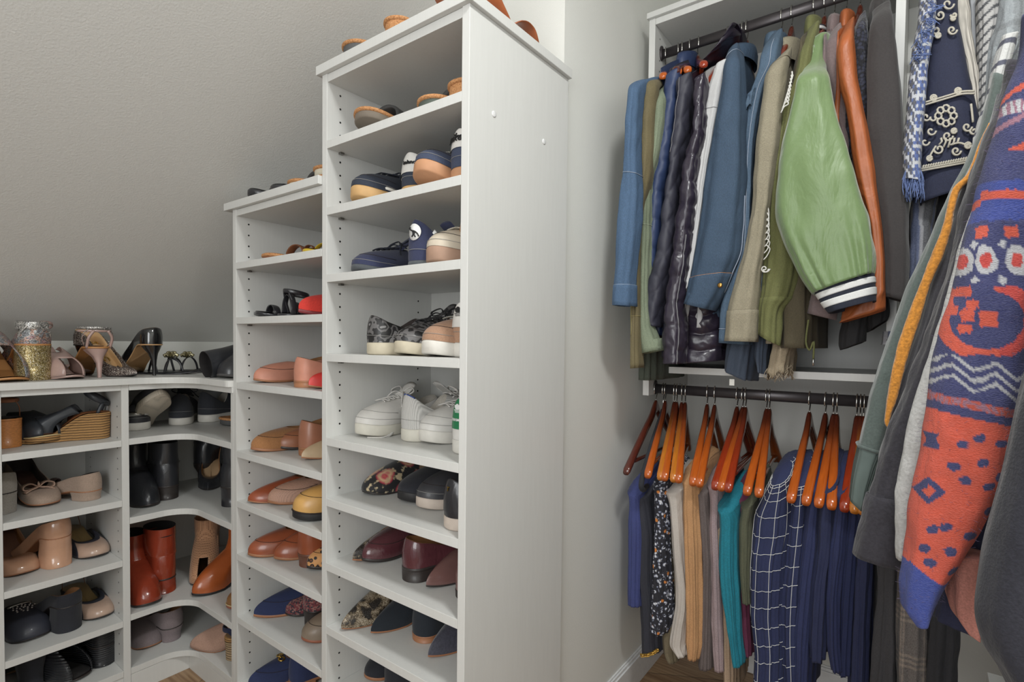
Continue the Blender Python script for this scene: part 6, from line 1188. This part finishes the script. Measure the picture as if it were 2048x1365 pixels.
NB, OR, WHf, LV = c_((20, 28, 92)), c_((198, 68, 36)), c_((176, 176, 180)), c_((140, 92, 112)); BL2 = c_((22, 50, 138)); RD = c_((190, 46, 34))
def fi(u, v, p, j):
    x, y = s2(p); n1 = mn.noise(Vector((x*.05, y*.05, 1)))*4+mn.noise(Vector((x*.16, y*.16, 5)))*2.2; x += n1; y += n1*.8
    sh = y+.0*(x-1950)
    if y < 360:
        k = (y+.42*(x-1990)) if x < 2300 else 0; m = k % 62
        if 150 < y < 300 and m < 13: return OR if int(k/62) % 2 else LV
        if 196 < y-.0*x < 222: return (WHf if math.sin(x*.5) > 0 else LV)
        return NB
    if abs(y-(388+.05*(x-2000)+ (14 if x < 1965 else 0))) < 9: return OR*1.05
    if y < 452: return WHf if ((x-1992)**2+(y-352)**2 < 64) else BL2 if y < 440 else NB
    if y < 474: return OR if (math.sin(x*.11-.9) > .15) else NB
    if y < 572:
        for cx in (1926, 1972, 2034):
            q = ((x-cx)/22)**2+((y-520)/30)**2
            if q < .30: return RD
            if q < 1: return WHf
        for cx in (1950, 2006):
            if abs(x-cx)+abs(y-488) < 10 or abs(x-cx)+abs(y-560) < 9: return WHf
        return NB
    if y < 592 and x < 1944: return OR
    if y < 712:
        q = ((x-1975)/78)**2+((y-640)/62)**2
        for (cx, cy, a, b_) in ((1908, 620, 9, 11), (1936, 630, 14, 13), (1978, 638, 18, 15), (1944, 608, 13, 7), (1930, 658, 13, 8)):
            if abs(x-cx) < a and abs(y-cy) < b_: return OR
        if q > .92 and q < 1.75 and (x > 1990 or y > 660 or x < 1910): return RD if x > 2000 else OR
        return NB
    if y < 792+.22*(x-1900):
        ph = abs(((x-1860)/44) % 2-1)
        for off in (-20, 2, 22):
            if abs(y-(735+off+ph*26+.22*(x-1940))) < 4.2: return WHf*.85
        return NB if y > 700 else BL2
    b0 = 792+.22*(x-1900)
    if y < b0+18: return LV if (math.floor(x*.22+y*.2)+math.floor(x*.22-y*.2)) % 2 else OR*.8
    if y < b0+36: return NB
    if y > 1176-.9*abs(x-1891)*.75 and y > 1130: return BL2
    for (cx, cy) in ((1927, 890), (1960, 877), (2005, 890), (1909, 934), (1968, 928), (1930, 962), (1980, 976), (1892, 1056), (1866, 1061), (1941, 1076), (1849, 1099), (1901, 1104), (1860, 1127), (1908, 1148), (1981, 1030), (2004, 960)):
        if ((x-cx)/13)**2+((y-cy)/9)**2 < 1: return NB
    q = abs((x-1858)/34)+abs((y-985)/28)
    if .45 < q < 1.0: return NB
    if abs(x-1862) < 10+.5*abs(y-880) and 868 < y < 900 and x < 1878: return NB
    k = .5+.5*mn.noise(Vector((x*.03, y*.05, 9))); return OR*(.85+.3*k)
R28 = [(2052, 20, 2190, 20), (2046, 80, 2180, 80), (2026, 138, 2170, 138), (2010, 190, 2160, 190), (1997, 237, 2150, 240), (1982, 292, 2140, 300), (1965, 354, 2130, 360), (1952, 409, 2118, 415), (1937, 448, 2108, 460), (1921, 503, 2098, 520), (1909, 565, 2090, 580), (1891, 626, 2082, 640), (1878, 675, 2074, 700), (1866, 734, 2066, 760), (1861, 790, 2058, 810), (1856, 840, 2042, 850), (1850, 871, 2034, 890), (1838, 946, 2022, 950), (1828, 990, 2008, 1000), (1818, 1040, 1994, 1040), (1813, 1100, 1966, 1092), (1806, 1150, 1926, 1150), (1802, 1190, 1900, 1186), (1801, 1225, 1880, 1225), (1826, 1258, 1862, 1258)]
o, P = garment('sleeve', R28, VCS, g, .80, .09, n=330, m=190, seed=46, folds=(3, .002), wr=(14, .004), comp=0, colf=fi)
# loose wool fuzz along the sleeve
fz = []; rr = random.Random(3)
for k in range(1500):
    i = rr.randrange(4, 326); j = rr.randrange(190); p = P[i, j]; c = P[i].mean(0); d = p-c; d[2] = 0; d /= np.linalg.norm(d)+1e-9; a = rr.uniform(.0008, .0026); tdir = np.array([rr.uniform(-1, 1), rr.uniform(-.4, .4), rr.uniform(-.7, .7)])*.003
    fz.append([p-d*.001, p+d*a*.5+tdir, p+d*a+tdir*1.8])
multi('wool_fuzz', fz, .00016, cloth('fuzz', (96, 84, 112)), g, 3)['kind'] = 'stuff'
nbody(g, .82, VCS if 0 else cloth('blue_wool', (48, 56, 118)), .75, .10)
g = near('dark_wool_coat', 'charcoal wool coat hanging nearest the camera at the right edge', 'coat', .66); DW = cloth('dark_wool', (38, 38, 46), 420, .3, .95, .1, .7)
R29 = [(2190, 60, 2330, 60), (2140, 400, 2300, 400), (2090, 650, 2280, 650), (2058, 760, 2260, 760), (2033, 850, 2250, 850), (2012, 960, 2240, 960), (1986, 1070, 2230, 1070), (1967, 1159, 2220, 1160), (1957, 1239, 2210, 1240), (1972, 1310, 2205, 1330), (2008, 1370, 2200, 1390), (2040, 1440, 2200, 1440)]
o, P = garment('sleeve', R29, DW, g, .60, .08, n=90, m=90, seed=47, folds=(3, .002), wr=(10, .003), comp=0); nbody(g, .66, DW, .7, .08)

# ---------------------------------------------------------------- blouses on the lower rod
def low(name, label, cat_, rows, mat, Yf=1.40, D=.28, seed=0, folds=(7, .004), wr=(12, .003), comp=0, n=80, m=132, part_='body', skew=-.02, **k):
    r0 = rows[0]; rows = [(r0[0]-14, r0[1]+60, r0[2]-10, r0[3]+60)]+[r for r in rows[1:] if r[1] > r0[1]+74]; folds = (folds[0]*2+3, folds[1]*.8)
    g = jk(name, label, cat_, rows[0][0]+22, 'blouses and trousers on the lower rod', RZL-.1); o, P = garment(part_, rows, mat, g, Yf, D, grow=5, shoulder=.50, n=n, m=m, seed=seed, folds=folds, wr=wr, comp=comp, skew=skew, **k); return g, P
BLU = cloth('royal_blue', (58, 66, 116)); CHR = cloth('charcoal_crepe', (46, 47, 56)); MV = cloth('mauve', (150, 132, 134)); TEAL = cloth('teal_linen', (22, 118, 136), 380, .2); BG = cloth('burgundy', (96, 40, 66)); OG = cloth('olive_grey', (84, 86, 68))
low('blue_blouse', 'royal blue blouse hanging first against the wall', 'blouse', [(1266, 932, 1290, 932), (1256, 990, 1284, 990), (1250, 1060, 1282, 1060), (1249, 1130, 1283, 1130), (1249, 1190, 1282, 1196), (1250, 1212, 1281, 1220)], BLU, seed=51, D=.26, skew=0)
g, P = low('charcoal_trousers', 'long charcoal trousers with a gold chain hem', 'trousers', [(1274, 942, 1300, 938), (1273, 1000, 1300, 1000), (1274, 1080, 1300, 1080), (1272, 1160, 1303, 1160), (1274, 1240, 1314, 1240), (1275, 1300, 1318, 1296), (1276, 1316, 1320, 1310)], CHR, Yf=1.41, seed=52, skew=0, D=.26)
fr = []; rr = random.Random(2); e0, e1 = onY(1282, 1312, 1.405), onY(1316, 1300, 1.405)
for k in range(30): p = e0+(e1-e0)*(k/29)+[0, rr.uniform(-.003, .003), -.006*math.sin(k/29*3.1)]; fr.append([p+[.004*math.cos(a), 0, .004*math.sin(a)] for a in np.linspace(0, 6.2, 7)])
multi('chain_trim', fr, .0011, GOLD, g, 4)
def floralp():
    t = NT('floral_print'); d = t.vor(95, rand=1); d2 = t.vor(34); g_ = t.noise(150, 3)
    col = t.ramp(d, [(0, (226, 226, 226)), (.28, (190, 192, 200)), (.40, (120, 126, 150)), (.48, (38, 38, 46)), (1, (30, 30, 36))]); col = t.mix(t.ramp(g_, [(.50, (0, 0, 0)), (.56, (255, 255, 255))]), col, (36, 36, 44)); col = t.mix(t.ramp(d2, [(.16, (255, 255, 255)), (.22, (0, 0, 0))]), col, (200, 124, 56)); return t.fin(col, .8)
low('floral_blouse', 'black and white floral blouse with orange flowers', 'blouse', [(1318, 920, 1338, 916), (1306, 960, 1334, 960), (1303, 1030, 1330, 1030), (1302, 1100, 1332, 1100), (1300, 1180, 1334, 1180), (1294, 1250, 1336, 1250), (1296, 1268, 1326, 1277)], floralp(), Yf=1.385, seed=53, D=.25)
low('olive_blouse', 'olive brown blouse behind the floral one', 'blouse', [(1326, 960, 1352, 956), (1318, 1020, 1347, 1020), (1320, 1100, 1346, 1100), (1324, 1180, 1350, 1180), (1318, 1260, 1352, 1260), (1322, 1310, 1350, 1312), (1334, 1330, 1350, 1330)], cloth('olive_brown', (108, 98, 78)), Yf=1.42, seed=54)
low('cream_blouse', 'off white blouse with long plain sleeves', 'blouse', [(1342, 930, 1370, 925), (1334, 975, 1364, 975), (1336, 1040, 1362, 1040), (1342, 1120, 1368, 1120), (1346, 1200, 1376, 1200), (1334, 1290, 1364, 1296), (1352, 1318, 1366, 1318)], cloth('off_white', (192, 184, 176), 500, .08), Yf=1.395, seed=55)
CML = cloth('camel', (182, 138, 96))
low('camel_blouse', 'camel orange blouse with pleats', 'blouse', [(1374, 910, 1404, 902), (1362, 950, 1398, 950), (1359, 1020, 1396, 1020), (1362, 1100, 1400, 1100), (1366, 1200, 1402, 1200), (1366, 1290, 1403, 1290), (1372, 1322, 1394, 1326)], CML, Yf=1.385, seed=56, folds=(5, .006))
low('grey_brown_blouse', 'grey brown blouse between camel and mauve', 'blouse', [(1402, 935, 1426, 925), (1392, 985, 1422, 985), (1394, 1060, 1420, 1060), (1398, 1140, 1424, 1140), (1396, 1240, 1424, 1240), (1392, 1342, 1422, 1346)], cloth('grey_brown', (96, 86, 84)), Yf=1.40, seed=57)
low('mauve_blouse', 'dusty mauve blouse left of the teal top', 'blouse', [(1428, 920, 1452, 912), (1414, 965, 1440, 965), (1414, 1050, 1438, 1050), (1420, 1150, 1440, 1150), (1418, 1250, 1446, 1250), (1422, 1345, 1450, 1350)], MV, Yf=1.40, seed=58)
low('beige_trousers', 'narrow beige trousers dropping past the teal top', 'trousers', [(1438, 1000, 1452, 1000), (1440, 1150, 1456, 1150), (1444, 1260, 1462, 1260), (1448, 1400, 1464, 1400)], cloth('beige_cotton', (160, 138, 116)), Yf=1.41, D=.2, seed=59)
low('teal_top', 'bright teal linen top', 'top', [(1448, 968, 1476, 964), (1434, 992, 1476, 992), (1432, 1050, 1474, 1050), (1433, 1130, 1472, 1130), (1440, 1200, 1476, 1200), (1452, 1270, 1478, 1270), (1463, 1338, 1481, 1338)], TEAL, Yf=1.37, seed=60, folds=(5, .006))
low('burgundy_top', 'burgundy top between the teal and olive grey ones', 'top', [(1484, 945, 1506, 940), (1474, 1000, 1494, 1000), (1474, 1100, 1490, 1100), (1476, 1200, 1494, 1200), (1484, 1314, 1500, 1318)], BG, Yf=1.41, seed=61)
low('olive_grey_blouse', 'short olive grey blouse left of the windowpane shirt', 'blouse', [(1496, 960, 1516, 950), (1480, 1000, 1504, 1000), (1475, 1060, 1500, 1060), (1476, 1140, 1498, 1140), (1484, 1208, 1498, 1214)], OG, Yf=1.385, seed=62)
NVW = cloth('windowpane_navy', (38, 45, 80))
def checks(g, P, rows, cols, span=(.02, .5), rad=.0007):
    n, m = P.shape[:2]; ps = []
    for r in rows:
        i = int(r*(n-1)); c = P[i].mean(0); sel = range(int(span[0]*m), int(span[1]*m)); s = P[i, list(sel)]; d = s-c; d[:, 2] = 0; d /= np.linalg.norm(d, axis=1)[:, None]+1e-9; ps.append(s+d*.0008)
    for q in cols:
        c = P.mean(1); s = P[:, int(q*m) % m]; d = s-c; d[:, 2] = 0; d /= np.linalg.norm(d, axis=1)[:, None]+1e-9; ps.append(s+d*.0008)
    multi('windowpane_check', ps, [rad]*len(ps[0]) if 0 else rad, WHR, g, 4)
g, P = low('windowpane_shirt', 'long navy windowpane check shirt in the middle of the lower rod', 'shirt', [(1556, 915, 1578, 906), (1524, 950, 1579, 940), (1505, 985, 1579, 985), (1497, 1060, 1580, 1060), (1493, 1140, 1566, 1140), (1492, 1230, 1562, 1230), (1502, 1320, 1562, 1320), (1500, 1420, 1560, 1420)], NVW, Yf=1.37, D=.24, seed=63, folds=(7, .007), skew=.05)
checks(g, P, [.004, .02, .04]+list(np.linspace(.08, .97, 12)), (.04, .12, .20, .28, .36, .46, .54, .62), (.0, .70))
g, P = low('windowpane_shirt', 'second navy windowpane check shirt, right of the first', 'shirt', [(1600, 918, 1624, 912), (1585, 960, 1618, 960), (1576, 1040, 1612, 1040), (1566, 1120, 1606, 1120), (1560, 1200, 1598, 1200), (1564, 1300, 1590, 1300), (1568, 1400, 1592, 1400)], NVW, Yf=1.39, D=.26, seed=64, folds=(6, .006), skew=-.05)
checks(g, P, [.004, .02, .045]+list(np.linspace(.1, .95, 10)), (.06, .16, .27, .38, .5, .6), (.0, .68))
NV1, NV2, NV3 = cloth('plain_navy', (38, 45, 82)), cloth('deep_navy', (34, 40, 72)), cloth('ink_blue', (30, 38, 74))
low('navy_shirt', 'plain navy shirt right of the windowpane pair', 'shirt', [(1628, 925, 1654, 916), (1612, 980, 1650, 980), (1600, 1080, 1640, 1080), (1590, 1180, 1628, 1180), (1580, 1300, 1620, 1300), (1578, 1420, 1616, 1420)], NV1, Yf=1.39, seed=65, folds=(6, .006))
low('navy_shirt', 'second plain navy shirt with pointed sleeve folds', 'shirt', [(1650, 930, 1680, 920), (1638, 1000, 1676, 1000), (1632, 1090, 1666, 1090), (1622, 1180, 1656, 1180), (1618, 1270, 1650, 1270), (1620, 1325, 1646, 1332)], NV2, Yf=1.38, seed=66, folds=(5, .006))
low('navy_shirt', 'third plain navy shirt left of the dark red hanger', 'shirt', [(1676, 935, 1702, 925), (1664, 1010, 1700, 1010), (1656, 1100, 1694, 1100), (1650, 1200, 1682, 1200), (1654, 1290, 1678, 1290), (1664, 1346, 1680, 1350)], NV1, Yf=1.38, seed=67, folds=(5, .006))
low('navy_shirt', 'fourth plain navy shirt under the sweatshirt cuff', 'shirt', [(1700, 940, 1724, 930), (1690, 1020, 1724, 1020), (1680, 1120, 1718, 1120), (1676, 1220, 1710, 1220), (1672, 1320, 1706, 1320), (1674, 1356, 1704, 1356)], NV3, Yf=1.39, seed=68, folds=(5, .006))
low('navy_shirt', 'darkest navy shirt at the right end of the lower rod', 'shirt', [(1722, 960, 1744, 950), (1716, 1060, 1746, 1060), (1706, 1180, 1744, 1180), (1700, 1300, 1740, 1300), (1698, 1440, 1736, 1440)], NV2, Yf=1.38, seed=69, folds=(5, .006))
